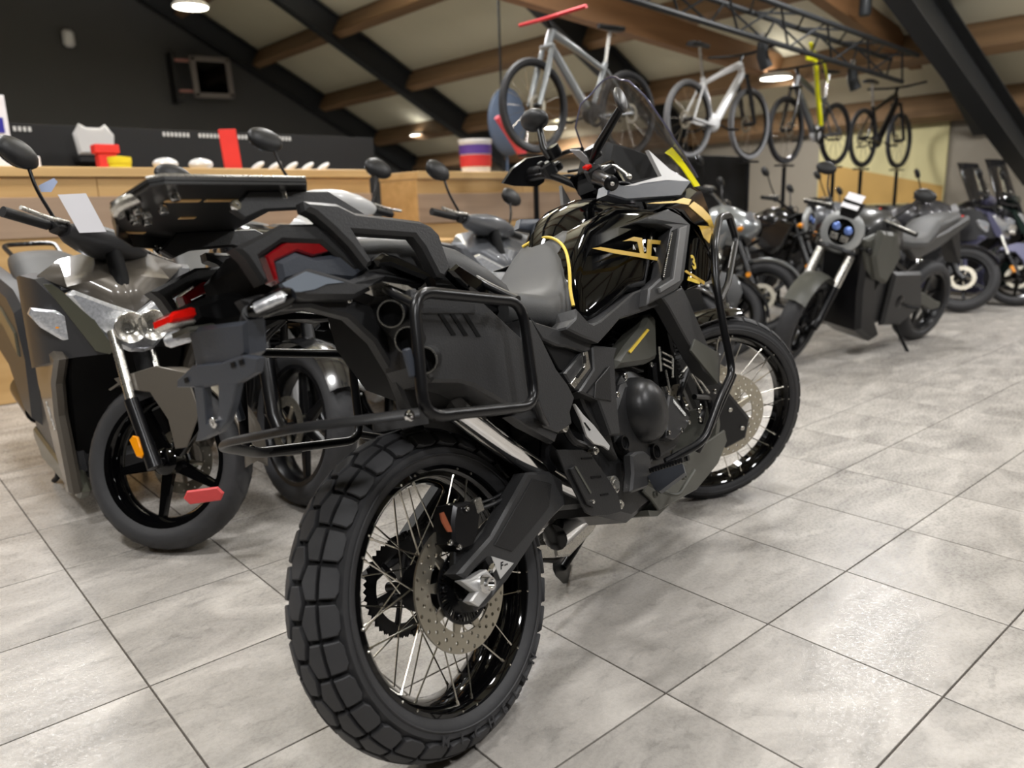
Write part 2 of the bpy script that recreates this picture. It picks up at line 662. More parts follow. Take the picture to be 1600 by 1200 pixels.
def tile_mb():
    h = TS / 2 - g
    m = MB()
    c = 0.0008
    m.add([(-h, -h, -.006), (h, -h, -.006), (h, h, -.006), (-h, h, -.006), (-h, -h, -c), (h, -h, -c), (h, h, -c), (-h, h, -c),
           (-h + c, -h + c, 0), (h - c, -h + c, 0), (h - c, h - c, 0), (-h + c, h - c, 0)],
          [(0, 1, 5, 4), (1, 2, 6, 5), (2, 3, 7, 6), (3, 0, 4, 7), (4, 5, 9, 8), (5, 6, 10, 9), (6, 7, 11, 10), (7, 4, 8, 11), (8, 9, 10, 11)])
    return m


cells = []
hx, hy = math.cos(R(49.116)), math.sin(R(49.116))
for i in range(-26, 26):
    for j in range(-32, 40):
        a, b = TA + (i + .5) * TS, TB + (j + .5) * TS
        if a > EAVE_A - .1 or b > WALL_B or a < -11.5 or b < -5.8:
            continue
        fwd = a * hx + b * hy
        side = abs(a * hy - b * hx)
        seen = fwd > 0.75 and side < fwd * 0.72 + 0.45
        cells.append((0 if seen else 1, fwd if seen else abs(fwd) + 9, a, b))
cells.sort()
tile_me = tile_mb().mesh('floor_tile', TILE, 0)
for k, (s_, d_, a, b) in enumerate(cells[:300]):
    o = bpy.data.objects.new('floor_tile', tile_me)
    COL.objects.link(o)
    o.parent = floor
    o.location = (a, b, 0.0)
rest = MB()
proto = tile_mb()
for (s_, d_, a, b) in cells[300:]:
    rest.add(proto.v, proto.f, Matrix.Translation((a, b, 0)))
o = rest.build('far_floor_tiles', TILE, floor, smooth=0)
o['kind'] = 'stuff'

# walls: gable wall in charcoal, eaves wall in warm grey, the two behind the camera
def gable(b0, th, name, m):
    pts = [(-11.8, 0), (EAVE_A + .2, 0), (EAVE_A + .2, roof_z(EAVE_A)), (RIDGE_A, roof_z(RIDGE_A)), (-11.8, roof_z(-11.8))]
    return struct(MB().prism(pts, b0, b0 + th, 'y').build(name, m, smooth=0))


gable(WALL_B, 0.2, 'wall_gable', DARKW)
gable(-6.2, 0.2, 'wall_behind_camera', DARKW)
struct(MB().box((EAVE_A + .1, 5.1, 1.3), (0.2, 22.2, 2.6)).build('wall_eaves', BEIGEW, smooth=0))
struct(MB().box((-11.7, 5.1, 3.1), (0.2, 22.4, 6.2)).build('wall_far_side', DARKW, smooth=0))
# roof as panels between the timber purlins
ceil = struct(MB().slab([(EAVE_A + .3, -6.3, roof_z(EAVE_A + .3) + .06), (EAVE_A + .3, WALL_B + .3, roof_z(EAVE_A + .3) + .06), (RIDGE_A, WALL_B + .3, roof_z(RIDGE_A) + .06), (RIDGE_A, -6.3, roof_z(RIDGE_A) + .06)], (0, 0, .1)).build('ceiling', CEIL, smooth=0))
m = MB().slab([(RIDGE_A, -6.3, roof_z(RIDGE_A) + .06), (RIDGE_A, WALL_B + .3, roof_z(RIDGE_A) + .06), (-12, WALL_B + .3, roof_z(-12) + .06), (-12, -6.3, roof_z(-12) + .06)], (0, 0, .1))
m.build('far_roof_slope', CEIL, ceil, smooth=0)
ang = math.atan(PITCH)
purl_a = [EAVE_A - .15, 9.99, 8.71, 7.29, 5.85, 4.4, 2.95, 1.5, 0.05, -1.4, -2.85]
raf_b = [16.0, 12.65, 8.15, 3.72, -0.7, -5.1]
ry = Matrix.Rotation(ang, 3, 'Y')
pm = MB().box((0, 0, 0), (0.16, 4.1, 0.34), bev=.004).mesh('purlin', BEAMW, 0)
pn = MB().box((0, 0, 0), (EAVE_A + .1 and 1.3, 4.12, 0.02)).mesh('ceiling_panel', CEIL, 0)
for a in purl_a:
    for k in range(len(raf_b) - 1):
        bm_ = (raf_b[k] + raf_b[k + 1]) / 2
        o = bpy.data.objects.new('purlin', pm)
        COL.objects.link(o)
        o.parent = ceil
        o.location = (a, bm_, roof_z(a) - .15)
        o.rotation_euler = (0, ang, 0)
        o.scale = (1, (raf_b[k] - raf_b[k + 1]) / 4.1, 1)
for i in range(len(purl_a) - 1):
    for k in range(len(raf_b) - 1):
        am, bm_ = (purl_a[i] + purl_a[i + 1]) / 2, (raf_b[k] + raf_b[k + 1]) / 2
        o = bpy.data.objects.new('ceiling_panel', pn)
        COL.objects.link(o)
        o.parent = ceil
        o.location = (am, bm_, roof_z(am) + .03)
        o.rotation_euler = (0, ang, 0)
        o.scale = ((purl_a[i] - purl_a[i + 1]) / math.cos(ang) / 1.3 * .985, (raf_b[k] - raf_b[k + 1]) / 4.12, 1)
for b in raf_b:
    m = MB()
    L = (EAVE_A + .1 - RIDGE_A) / math.cos(ang)
    am = (EAVE_A + .1 + RIDGE_A) / 2
    for dz, sy, sz in ((-.0, .20, .016), (-.20, .012, .4), (-.40, .20, .016)):
        m.box((am + dz * math.sin(ang), b, roof_z(am) - .04 + dz * math.cos(ang)), (L, sy, sz), ry)
    o = m.build('rafter', STEELB, ceil, smooth=0)
    if abs(b - 3.72) < .01:
        continue
    m = MB().box((EAVE_A - .12, b, 1.2), (0.3, 0.02, 2.4)).box((EAVE_A - .26, b, 1.2), (0.02, 0.2, 2.4)).box((EAVE_A - .01, b, 1.2), (0.02, 0.2, 2.4))
    struct(m.build('trim_1', STEELB, smooth=0))
# leaning steel knee at the right that carries the rafter line down to the wall
k0_, k1_ = Vector((6.8026,3,2.8168)), Vector((10.7184,3,1.3613))
m = MB()
dk = (k1_ - k0_).normalized()
rk_ = Vector((1, 0, 0)).rotation_difference(dk).to_matrix()
ck = (k0_ + k1_) / 2
for oz, sy, sz in ((.17, .2, .016), (0, .012, .34), (-.17, .2, .016)):
    m.box(ck + rk_ @ Vector((0, 0, oz)), ((k1_ - k0_).length + .2, sy, sz), rk_)
struct(m.build('trim_4', STEELB, smooth=0))
# diagonal steel brace and glulam ties near the right
m = MB().box((9.0, 4.35, 3.02), (5.2, .14, .26), Matrix.Rotation(R(10), 3, 'Y'))
struct(m.build('trim_2', BEAMX, smooth=0))
m = MB().box((7.9, 5.9, 2.95), (6.4, .14, .3), Matrix.Rotation(R(4), 3, 'Y'))
struct(m.build('trim_3', BEAMX, smooth=0))

# ================================================================ MAIN MOTORCYCLE
MBK = frame_matrix(0.8479, 1.1414, 0.0, R(12.613), 0.2832)
bike = thing('adventure_motorcycle', 'large gloss black touring motorcycle with gold decals and knobbly rear tyre, nearest of all', 'motorcycle', MBK)
# steered front end: origin at the front axle, x ahead, y along the axle, z up the fork
FX, FY, FZ = Vector((0.65718, -0.68148, 0.32201)), Vector((0.61197, 0.73183, 0.29985)), Vector((-0.44, 0.0, 0.898))
MF = Matrix((FX, FY, FZ)).transposed().to_4x4()
MF.translation = (1.544, 0.0, 0.361)


def tyre_pt(Ro, W, th, t, h, base):
    """point on the crown: th round the wheel, t degrees from the centre line, h above the carcass"""
    t = R(t)
    r_, o_ = Ro + .8 * W * (math.cos(t) - 1), W * math.sin(t)
    n_ = Vector((math.cos(t), math.sin(t) * .8)).normalized()
    r_, o_ = r_ + n_.x * (h - base), o_ + n_.y * (h - base)
    return Vector((r_ * math.cos(th), o_, r_ * math.sin(th)))


def tread(m, Ro, W, N, rows, depth):
    for k in range(N):
        for poly in rows:
            pts = []
            n = len(poly)
            for i in range(n):
                a, b = poly[i], poly[(i + 1) % n]
                pts += [a, ((a[0] + b[0]) / 2, (a[1] + b[1]) / 2)]
            cu = sum(p[0] for p in pts) / len(pts)
            ct = sum(p[1] for p in pts) / len(pts)
            top, mid, bot = [], [], []
            for (u, t) in pts:
                th = (k + u) * 2 * PI / N
                thi = (k + cu + (u - cu) * .93) * 2 * PI / N
                ti = ct + (t - ct) * .94
                top.append(tyre_pt(Ro, W, thi, ti, depth, depth))
                mid.append(tyre_pt(Ro, W, th, t, depth * .85, depth))
                bot.append(tyre_pt(Ro, W, th, t, -0.001, depth))
            c = tyre_pt(Ro, W, (k + cu) * 2 * PI / N, ct, depth, depth)
            M_ = len(pts)
            fs = [(i, (i + 1) % M_, M_ * 3) for i in range(M_)]
            for i in range(M_):
                j = (i + 1) % M_
                fs += [(M_ + i, M_ + j, j, i), (2 * M_ + i, 2 * M_ + j, M_ + j, M_ + i)]
            m.add(top + mid + bot + [c], fs)


ROWS_R = [[(.08, -8), (.5, -14.5), (.92, -8), (.92, 8), (.5, 14.5), (.08, 8)],
          [(-.43, 20.5), (0, 13), (.43, 20.5), (.44, 36), (-.44, 36)],
          [(-.42, 41), (.42, 41), (.42, 66), (.25, 72), (-.25, 72), (-.42, 66)]]
ROWS_R += [[(u, -t) for u, t in r_] for r_ in ROWS_R[1:]]
ROWS_F = [[(.08, -8), (.5, -13), (.92, -8), (.92, 8), (.5, 13), (.08, 8)], [(-.42, 20), (0, 13), (.42, 20), (.42, 44), (-.42, 48)], [(-.42, -48), (.42, -44), (.42, -20), (0, -13), (-.42, -20)]]


def tyre(Ro, W, rim_r, rim_w, N, rows, depth, n=90):
    m = MB()
    prof = []
    for t in range(-90, 91, 10):
        tt = R(t)
        base = depth if abs(t) < 74 else depth * .3
        nn = Vector((math.cos(tt), math.sin(tt) * .8)).normalized()
        prof.append((Ro + .8 * W * (math.cos(tt) - 1) - nn.x * base, W * math.sin(tt) - nn.y * base))
    lo = Ro - .8 * W
    for f_ in (.25, .5, .75, 1.0):
        prof.append((lo + (rim_r - lo) * f_, (W - depth * .24) * (1 - f_ ** 2 * .2) if f_ < 1 else rim_w))
    inner = [(rim_r, -rim_w)]
    for f_ in (.75, .5, .25):
        inner.append((lo + (rim_r - lo) * f_, -(W - depth * .24) * (1 - f_ ** 2 * .2)))
    k0 = 2
    crown = prof[k0:19 - k0]
    m.lathe(crown, n=n, closed=False)
    m.cur = 1
    rest_ = prof[18 - k0:] + inner + prof[:k0 + 1]
    m.lathe(rest_, n=n, closed=False)
    # raised ring on the sidewalls
    for s in (-1, 1):
        rr = lo + (rim_r - lo) * .12
        m.lathe([(rr + .002, s * (W - .001)), (rr, s * (W + .001)), (rr - .002, s * (W - .001))], n=n, closed=False)
    tread(m, Ro, W, N, rows, depth)
    return m


def rim(r_, w_, n=72):
    fl = .008
    prof = [(r_, -w_), (r_ + .002, -w_ - .003), (r_ - .006, -w_ - .006), (r_ - .014, -w_ + .001), (r_ - .02, -w_ + .012), (r_ - .03, -w_ * .4), (r_ - .03, w_ * .4), (r_ - .02, w_ - .012), (r_ - .014, w_ - .001), (r_ - .006, w_ + .006), (r_ + .002, w_ + .003), (r_, w_), (r_ - .002, 0)]
    return MB().lathe(prof, n=n)


def spoked_wheel(T, Ro, W, rim_r, rim_w, hub_r, hub_w, nsp, rows, N, depth, tname, parent):
    ty = tyre(Ro, W, rim_r, rim_w, N, rows, depth).build('tyre', [GROOVE, RUBBER], parent, 40, T)
    rm = rim(rim_r, rim_w).build('rim', SATIN if False else GLOSS, parent, 40, T)
    hb = MB().lathe([(.0, -hub_w), (hub_r * .55, -hub_w), (hub_r, -hub_w * .9), (hub_r, -hub_w * .75), (hub_r * .5, -hub_w * .6), (hub_r * .45, 0), (hub_r * .5, hub_w * .6), (hub_r, hub_w * .75), (hub_r, hub_w * .9), (hub_r * .55, hub_w), (0, hub_w)], n=36, closed=False)
    hb.build('hub', SATIN, parent, 40, T)
    # one mesh per spoke family, shared by all spokes of it
    step = 2 * PI / (nsp / 4)
    for s in (-1, 1):
        for d in (-1, 1):
            a_ = d * R(52)
            p0 = Vector((hub_r * .93 * math.cos(0), s * hub_w * .82, 0))
            p1 = Vector(((rim_r - .012) * math.cos(a_), s * (rim_w - .006), (rim_r - .012) * math.sin(a_)))
            mb_ = MB().cyl(p0, p1, .0019, n=6)
            dd = (p0 - p1).normalized()
            mb_.cyl(p1 - dd * .002, p1 + dd * .012, .0034, n=6)
            # nipple head showing outside the flange
            q = Vector(((rim_r - .004) * math.cos(a_), s * (rim_w + .005), (rim_r - .004) * math.sin(a_)))
            mb_.ball(q, .0032, n=8, m=4)
            me = mb_.mesh('spoke', SPOKEM, 40)
            for k in range(nsp // 4):
                o = bpy.data.objects.new('spoke', me)
                COL.objects.link(o)
                o.parent = rm
                ang_ = k * step + (0.5 * step if s > 0 else 0) + (d * R(3))
                o.matrix_local = T @ Matrix.Rotation(-ang_, 4, 'Y')
    return ty, rm


TR = Matrix.Translation((0, 0, 0.333))
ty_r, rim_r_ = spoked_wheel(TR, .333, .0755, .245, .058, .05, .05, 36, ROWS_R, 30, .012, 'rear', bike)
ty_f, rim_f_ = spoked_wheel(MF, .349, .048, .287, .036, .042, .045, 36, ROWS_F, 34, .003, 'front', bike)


def perf_ring(m, r0, r1, y0, y1, n, nr, hole):
    """flat ring with real drilled holes"""
    for side, y in ((0, y0), (1, y1)):
        for i in range(n):
            for j in range(nr):
                ra, rb = r0 + (r1 - r0) * j / nr, r0 + (r1 - r0) * (j + 1) / nr
                t0, t1 = 2 * PI * i / n, 2 * PI * (i + 1) / n
                tm, rm_ = (t0 + t1) / 2, (ra + rb) / 2
                P = lambda r_, t: (r_ * math.cos(t), y, r_ * math.sin(t))
                outer = [P(rb, t0), P(rb, tm), P(rb, t1), P(rm_, t1), P(ra, t1), P(ra, tm), P(ra, t0), P(rm_, t0)]
                if (i + j) % 2 == 0:
                    cx_, cz_ = rm_ * math.cos(tm), rm_ * math.sin(tm)
                    inn = []
                    for (x_, _, z_) in outer:
                        d = Vector((x_ - cx_, z_ - cz_)).normalized() * hole
                        inn.append((cx_ + d.x, y, cz_ + d.y))
                    fs = [(k, (k + 1) % 8, 8 + (k + 1) % 8, 8 + k) for k in range(8)]
                    m.add(outer + inn, fs)
                    if side == 0:
                        inn2 = [(x_, y1, z_) for x_, _, z_ in inn]
                        m.add(inn + inn2, [(k, (k + 1) % 8, 8 + (k + 1) % 8, 8 + k) for k in range(8)])
                else:
                    m.add(outer, [tuple(range(8))])
    m.lathe([(r1, y0), (r1, y1)], n=n * 2, closed=False)
    m.lathe([(r0, y0), (r0, y1)], n=n * 2, closed=False)


def brake_disc(T, y, r0, r1, hub_r, n, parent, nfing=8):
    m = MB()
    perf_ring(m, r0, r1, y, y + .005, n, 3, .0042)
    # carrier fingers
    for k in range(nfing):
        a_ = 2 * PI * k / nfing
        c, s = math.cos(a_), math.sin(a_)
        pts = []
        for (r_, w_) in ((hub_r, .013), (r0 + .003, .007), (r0 + .003, -.007), (hub_r, -.013)):
            pts.append((r_ * c - w_ * s, r_ * s + w_ * c))
        m.prism(pts, y, y + .005)
    d = m.build('brake_disc', STEEL, parent, 30, T)
    return d


rd = brake_disc(TR, -.088, .088, .128, .05, 44, bike, 9)
m = MB().lathe([(.03, -.094), (.052, -.094), (.052, -.086), (.03, -.086)], n=40)
for k in range(48):                                    # toothed sensor ring inside the disc
    a_ = 2 * PI * k / 48
    c, s = math.cos(a_), math.sin(a_)
    m.prism([(.050 * c - .0022 * s, .050 * s + .0022 * c), (.068 * c - .0022 * s, .068 * s + .0022 * c), (.068 * c + .0022 * s, .068 * s - .0022 * c), (.050 * c + .0022 * s, .050 * s - .0022 * c)], -.094, -.091)
m.lathe([(.067, -.0945), (.073, -.0945), (.073, -.0905), (.067, -.0905)], n=48)
for k in range(5):
    a_ = 2 * PI * k / 5 + .3
    m.bolt((.058 * math.cos(a_), -.094, .058 * math.sin(a_)), (0, -1, 0), .007, .006)
m.build('sensor_ring', SATIN, bike, 30, TR)
fd = brake_disc(MF, -.075, .11, .155, .045, 48, bike, 8)
fd2 = brake_disc(MF, .07, .11, .155, .045, 48, bike, 8)

# raised lettering on the tyre wall
word = 'MICHELIN'
for k, ch in enumerate(word):
    a_ = R(-118 + 9.0 * k)
    rr = .2865
    c, s_ = math.cos(a_), math.sin(a_)
    lettering(ch, .026, (rr * c, -.0752, .333 + rr * s_), (-s_, 0, c), (-c, 0, -s_), RUBBER, ty_r, 'tyre_letter', extrude=.0012, bold=.0008)

# axle and hub end
m = MB().cyl((0, -.13, .333), (0, .13, .333), .012, n=20)
m.lathe([(0, -.125), (.022, -.125), (.026, -.12), (.026, -.095), (.0, -.095)], c=(0, 0, .333), n=28, closed=False)
m.build('rear_axle', SATIN, bike)

# ---------------------------------------------------------------- swingarm
def two_sided(m_r, name, m_, parent=bike, label=None, smooth=35, k=1.0):
    m_r.build(name, m_, parent, smooth, label=label)
    f_ = flip(m_r)
    f_.v = [Vector((p.x, p.y * k, p.z)) for p in f_.v]
    f_.build(name, m_, parent, smooth, label=label)


def pillow(m, pts, th, bev=.006, bulge=0.0, steps=1):
    """plate with a front edge that follows points in space (right side, outward is -y)"""
    P2 = [(p[0], p[2]) for p in pts]
    n = len(pts)
    ar = sum(P2[i][0] * P2[(i + 1) % n][1] - P2[(i + 1) % n][0] * P2[i][1] for i in range(n))
    if ar < 0:
        pts = list(pts)[::-1]
        P2 = P2[::-1]
    rings = [[(p[0], p[1] + th, p[2]) for p in pts], [(p[0], p[1] + bev, p[2]) for p in pts]]
    for k in range(1, steps + 1):
        I = inset(P2, bev * k)
        rings.append([(I[i][0], pts[i][1] - bulge * math.sin(PI / 2 * k / steps), I[i][1]) for i in range(n)])
    vs = [p for r_ in rings for p in r_]
    fs = []
    for k in range(len(rings) - 1):
        for i in range(n):
            j = (i + 1) % n
            fs.append((k * n + i, k * n + j, (k + 1) * n + j, (k + 1) * n + i)[::-1])
    fs.append(tuple(range(n)))
    fs.append(tuple((len(rings) - 1) * n + i for i in range(n))[::-1])
    m.add(vs, fs)
    return m


ARM = [(-0.0606,0.3831),(0.0558,0.415),(0.2187,0.5003),(0.2996,0.4792),(0.3379,0.4466),(0.3226,0.3905),(0.2703,0.3812),(0.1903,0.3601),(0.0745,0.3172),(-0.006,0.2967),(-0.0392,0.2985),(-0.0437,0.321),(0.0137,0.3145),(0.041,0.3296),(0.0277,0.3776),(-0.0085,0.3735),(-0.0413,0.3649)]
m = MB().prism(ARM, -.15, -.105, bev=.006)
two_sided(m, 'swingarm', PLAST2)
REC = [(0.2283,0.4828),(0.2902,0.452),(0.2599,0.4083),(0.1692,0.382),(0.102,0.3651),(0.0546,0.3966)]
m = MB().prism(REC, -.1525, -.149, bev=.0012)
m.build('swingarm_inlay', PLAST, bike)
# cross member and front yoke
m = MB().prism([(0.3244,0.4632),(0.467,0.4366),(0.6284,0.3715),(0.6202,0.3215),(0.4394,0.3473),(0.3026,0.3856)], -.105, .105, bev=.012)
m.build('swingarm_yoke', PLAST, bike)
# triangle plate with its letter
tri = [(0.0363,0.3808),(0.0955,0.3428),(0.0442,0.3296)]
m = MB().prism(tri, -.1545, -.1522, bev=.0006)
tp = m.build('triangle_badge', CASTALU, bike, label='small silver triangle badge with a letter F')
cx = sum(p[0] for p in tri) / 3
cz = sum(p[1] for p in tri) / 3
o = lettering('F', .019, (cx - .003, -.1547, cz + .001), (.97, 0, -.1), (.2, 0, 1), DEEP, tp, bold=.0004, shear=.3)
o = lettering('arm', .007, (cx + .012, -.1547, cz - .001), (.97, 0, -.1), (.2, 0, 1), DEEP, tp)
# chain adjuster block and nut
m = MB().prism([(-0.0638,0.3705),(-0.0359,0.3641),(-0.0083,0.3644),(0.0113,0.3631),(0.0232,0.3424),(0.0246,0.3258),(0.0049,0.3182),(-0.0357,0.3072),(-0.0568,0.3267),(-0.032,0.3353)], -.158, -.135, bev=.003)
m.build('axle_adjuster', CASTALU, bike)
an = Vector((-0.0089,-0.158,0.3423))
m = MB().tube([an, an + Vector((0, -.012, 0))], .014, 6).tube([an, an + Vector((0, -.006, 0))], .018, 24)
m.lathe([(.013, -.012), (.013, -.02), (.009, -.02), (.009, -.006)], c=tuple(an), n=20, closed=False)
m.build('axle_nut', CHROME, bike)
a0 = Vector((0.0272,-0.15,0.3566))
m = MB().cyl(a0 + Vector((-.02, 0, -.006)), a0 + Vector((.012, 0, .006)), .005, n=10).tube([a0 + Vector((-.002, 0, -.001)), a0 + Vector((.008, 0, .003))], .0085, 6)
m.build('adjuster_bolt', CHROME, bike)

# ---------------------------------------------------------------- rear caliper
m = MB().prism([(-0.0049,0.5022),(0.0361,0.4966),(0.0683,0.4751),(0.0426,0.4324),(0.0166,0.4084),(-0.0174,0.4121),(-0.0354,0.4346),(-0.023,0.4756)], -.135, -.075, bev=.006)
cal = m.build('rear_caliper', SATIN, bike)
MB().prism([(-0.0223,0.4138),(0.0279,0.4107),(0.1015,0.4359),(0.0999,0.4115),(0.0308,0.3827),(-0.0228,0.3643),(-0.0372,0.3767)], -.118, -.1, bev=.003).build('caliper_bracket', PLAST, bike)
MB().prism([(-0.0508,0.5006),(-0.0418,0.5001),(-0.0343,0.4667),(-0.0342,0.4577),(-0.044,0.4612),(-0.0517,0.4844)], -.137, -.133).build('brake_pad', COPPER, cal, label='copper coloured brake pad edge')
m = MB()
for q in ((0.0187,-0.137,0.4861), (-0.0293,-0.137,0.4249), (-0.0492,-0.137,0.4414)):
    m.bolt(q, (0, -1, 0), .006, .006)
m.build('caliper_bolt', CHROME, cal)
q = Vector((0.0606,-0.13,0.4792))
MB().box(tuple(q), (.022, .016, .03), bev=.003).build('banjo_fitting', ALU, cal)
hose = [(0.0613,-0.13,0.4709),(0.1346,-0.12,0.4624),(0.2115,-0.1,0.4636),(0.2811,-0.08,0.4783),(0.3728,-0.05,0.5176)]
MB().tube(hose, .005, 8, fil=.05).build('brake_hose', PLAST, bike)
MB().tube([Vector(p) + Vector((0.012, .01, .008)) for p in hose], .0035, 8, fil=.05).build('sensor_cable', PLAST, bike)

# chain, sprocket on the left
m = MB()
NS = 42
ring = []
for k in range(NS * 2):
    rr = .105 if k % 2 == 0 else .097
    t = PI * k / NS
    ring.append((rr * math.cos(t), .333 + rr * math.sin(t)))
n_ = len(ring)
inn = [(.074 * math.cos(PI * k / NS), .333 + .074 * math.sin(PI * k / NS)) for k in range(n_)]
for y_ in (.085, .091):
    m.add([(p[0], y_, p[1]) for p in ring + inn], [(k, (k + 1) % n_, n_ + (k + 1) % n_, n_ + k) for k in range(n_)])
for k in range(6):
    t = PI / 3 * k
    m.cyl((.03 * math.cos(t), .088, .333 + .03 * math.sin(t)), (.078 * math.cos(t), .088, .333 + .078 * math.sin(t)), .007, n=6)
m.build('rear_sprocket', SATIN, bike)
for dz0, dz1, dx in ((.333 + .10, .44, 0), (.333 - .10, .35, 0)):
    m = MB()
    for k in range(36):
        t = k / 35
        x_, z_ = .0 + .56 * t, dz0 * (1 - t) + dz1 * t
        m.box((x_, .088 + (.004 if k % 2 else -.004), z_), (.019, .003, .014), bev=.001)
        m.cyl((x_ + .008, .080, z_), (x_ + .008, .096, z_), .004, n=6)
    m.build('drive_chain', SATIN, bike)

# ---------------------------------------------------------------- pannier racks
def rack_side(s):
    Y = .27
    m = MB()
    loop = [(-0.1051,-0.27,0.9074),(0.1913,-0.27,0.8537),(0.151,-0.27,0.646),(-0.1601,-0.27,0.6962)]
    loop = [(x_, s * Y, z_) for x_, _, z_ in loop]
    m.tube(loop, .0105, 12, fil=.045, closed=True)
    o = m.build('pannier_rack', SATIN if s < 0 else SATIN, bike, 50)
    # stays to the subframe
    for P_ in ([(.18, s * Y, .86), (.2, s * .2, .9), (.22, s * .15, .93)], [(-.1, s * Y, .88), (-.09, s * .2, .92), (-.06, s * .15, .95)], [(.15, s * Y, .66), (.22, s * .22, .62), (.3, s * .18, .56)]):
        MB().tube(P_, .009, 8, fil=.03).build('rack_stay', SATIN, o, 50)
    m = MB().box((-.15, s * .262, .79), (.016, .012, .05), bev=.003)
    m.build('rack_clamp', BLUEP, o)
    return o


rk = rack_side(-1)
rack_side(1)
# rear cross link joining both loops behind the wheel
lk = [(-.15, -.262, .695), (-.22, -.2, .698), (-.262, -.12, .70), (-.285, 0, .702), (-.262, .12, .70), (-.15, .262, .695)]
P = [(-0.1655,-0.268,0.7056),(-0.2378,-0.2,0.7197),(-0.2848,-0.11,0.7319),(-0.276,0.12,0.7347),(-0.2698,0.16,0.7331),(-0.2532,0.18,0.7248),(-0.13,0.268,0.6882),(-0.0232,0.27,0.6678)]
m = MB().tube(P, .0115, 10, fil=.035, flat=.55)
m.build('rack_cross_link', PLAST2, bike, 50)
m = MB()
for q in ((-0.1981,-0.275,0.7067), (-0.1499,0.26,0.7025)):
    m.bolt(q, (0, -1, 0), .009, .007)
m.build('link_bolt', CHROME, bike)
MB().slab([(-0.2037,-0.2,0.7137),(-0.0744,-0.2,0.7055),(-0.0823,-0.2,0.6761),(-0.2102,-0.2,0.6918)], (0, .006, 0)).build('link_plate', PLAST2, bike)

# ---------------------------------------------------------------- exhaust silencer with triple outlet
SIL = [(-0.0556,0.9196),(0.1313,0.8767),(0.2279,0.7852),(0.1995,0.6465),(0.1416,0.6487),(0.042,0.7175),(0.006,0.7323),(-0.0655,0.7467),(-0.0821,0.7833)]
SILI = [(-0.1074,0.8996),(-0.0588,0.9497),(0.0042,0.9361),(0.2116,0.8833),(0.3146,0.7857),(0.2843,0.6378),(0.0803,0.7302),(-0.0136,0.7478),(-0.0474,0.7707),(-0.0656,0.8271)]
m = MB().prism(SIL, -.222, -.12, bev=.006)
sil = m.build('exhaust_silencer', PLAST2, bike)
# slanted rear face carrying the outlets
CAP = [(-0.049,-0.14,0.9514),(-0.0888,-0.13,0.902),(-0.0462,-0.13,0.828),(-0.0142,-0.13,0.7591),(-0.0087,-0.16,0.745),(-0.073,-0.224,0.7562),(-0.0855,-0.224,0.8116),(-0.0838,-0.224,0.8641),(-0.04,-0.2,0.9217)]
m = MB().slab(CAP, (.02, .004, 0))
m.build('silencer_end_cap', PLAST, sil, 20)
nrm = Vector((-.86, -.5, -.05)).normalized()
for p in [(-0.0949,-0.196,0.8837),(-0.0882,-0.214,0.8305),(-0.0779,-0.228,0.7895)]:
    p = Vector(p)
    q0, q1 = p - nrm * .03, p + nrm * .010
    o = MB().tube([q0, q1], .0245, 28, cap=False).tube([q1, q0], .0215, 28, cap=False).build('exhaust_outlet', SATIN, sil)
    TQ = Matrix.Translation(q1) @ Vector((0, 0, 1)).rotation_difference(nrm).to_matrix().to_4x4()
    MB().lathe([(.0250, -.002), (.0250, .0015), (.0225, .0015), (.0225, -.002)], axis='z', n=28, T=TQ).build('outlet_rim', ALU, o, 60)
    MB().lathe([(0, -.022), (.0216, -.022), (.0216, -.001)], axis='z', n=28, closed=False, T=TQ).build('outlet_bore', DEEP, o)
for k, q in enumerate([(680, 480, 707, 524), (701, 484, 728, 525), (722, 486, 748, 526)]):
    pass
SLOTS = [[(-0.0128,0.879),(-0.0014,0.8764),(0.0262,0.8207),(0.0134,0.8214)], [(0.0215,0.8698),(0.0334,0.8671),(0.0599,0.8143),(0.0466,0.8151)], [(0.0582,0.8628),(0.0706,0.8599),(0.0962,0.8062),(0.083,0.8083)]]
for s_ in SLOTS:
    MB().prism(s_, -.2232, -.2195).build('silencer_slot', DEEP, sil)
MB().prism([(-0.0494,0.9038),(0.104,0.8727),(0.0959,0.853),(-0.0563,0.8725)], -.2245, -.2215, bev=.001).build('silencer_upper_trim', PLAST, sil)
m = MB().prism([(-0.1091,0.9416),(-0.0476,0.9285),(-0.0192,0.9086),(-0.0251,0.9068)], -.205, -.14)
m.build('silencer_top_fin', ALU, sil)
MB().prism([(0.0594,0.7295),(0.1966,0.6402),(0.2462,0.5913),(0.2662,0.5921),(0.2253,0.6421)], -.175, -.145, bev=.004).build('exhaust_pipe_cover', CHROME, bike)
MB().tube([(.62, -.09, .3), (.4, -.1, .42), (.22, -.12, .55), (.05, -.15, .68)], .026, 14, fil=.1).build('exhaust_pipe', CHROME, bike)

# ---------------------------------------------------------------- tail: grab rails, rack, fairing, lamps
GR = [(-0.2011,1.0988),(-0.1313,1.0933),(-0.0953,1.0762),(0.0681,1.0555),(0.0972,1.044),(0.1138,1.0275),(0.1208,0.9554),(0.0944,0.9378),(0.0773,0.9433),(0.0569,1.0019),(0.0405,1.0258),(-0.108,1.0402),(-0.0821,0.9817),(-0.1029,0.9762),(-0.1283,1.0167),(-0.1546,1.0469),(-0.1845,1.0751),(-0.2022,1.0833)]
m = MB().prism(GR, -.175, -.14, bev=.007)
two_sided(m, 'grab_rail', PLAST2)
m = MB().prism([(-0.0899,0.9857),(-0.0615,0.9981),(-0.0286,0.9885),(0.0348,0.9573),(0.058,0.936),(0.0538,0.9106),(0.0316,0.9156),(0.0278,0.9389),(-0.0541,0.9733),(-0.0833,0.9733)], -.185, -.15, bev=.006)
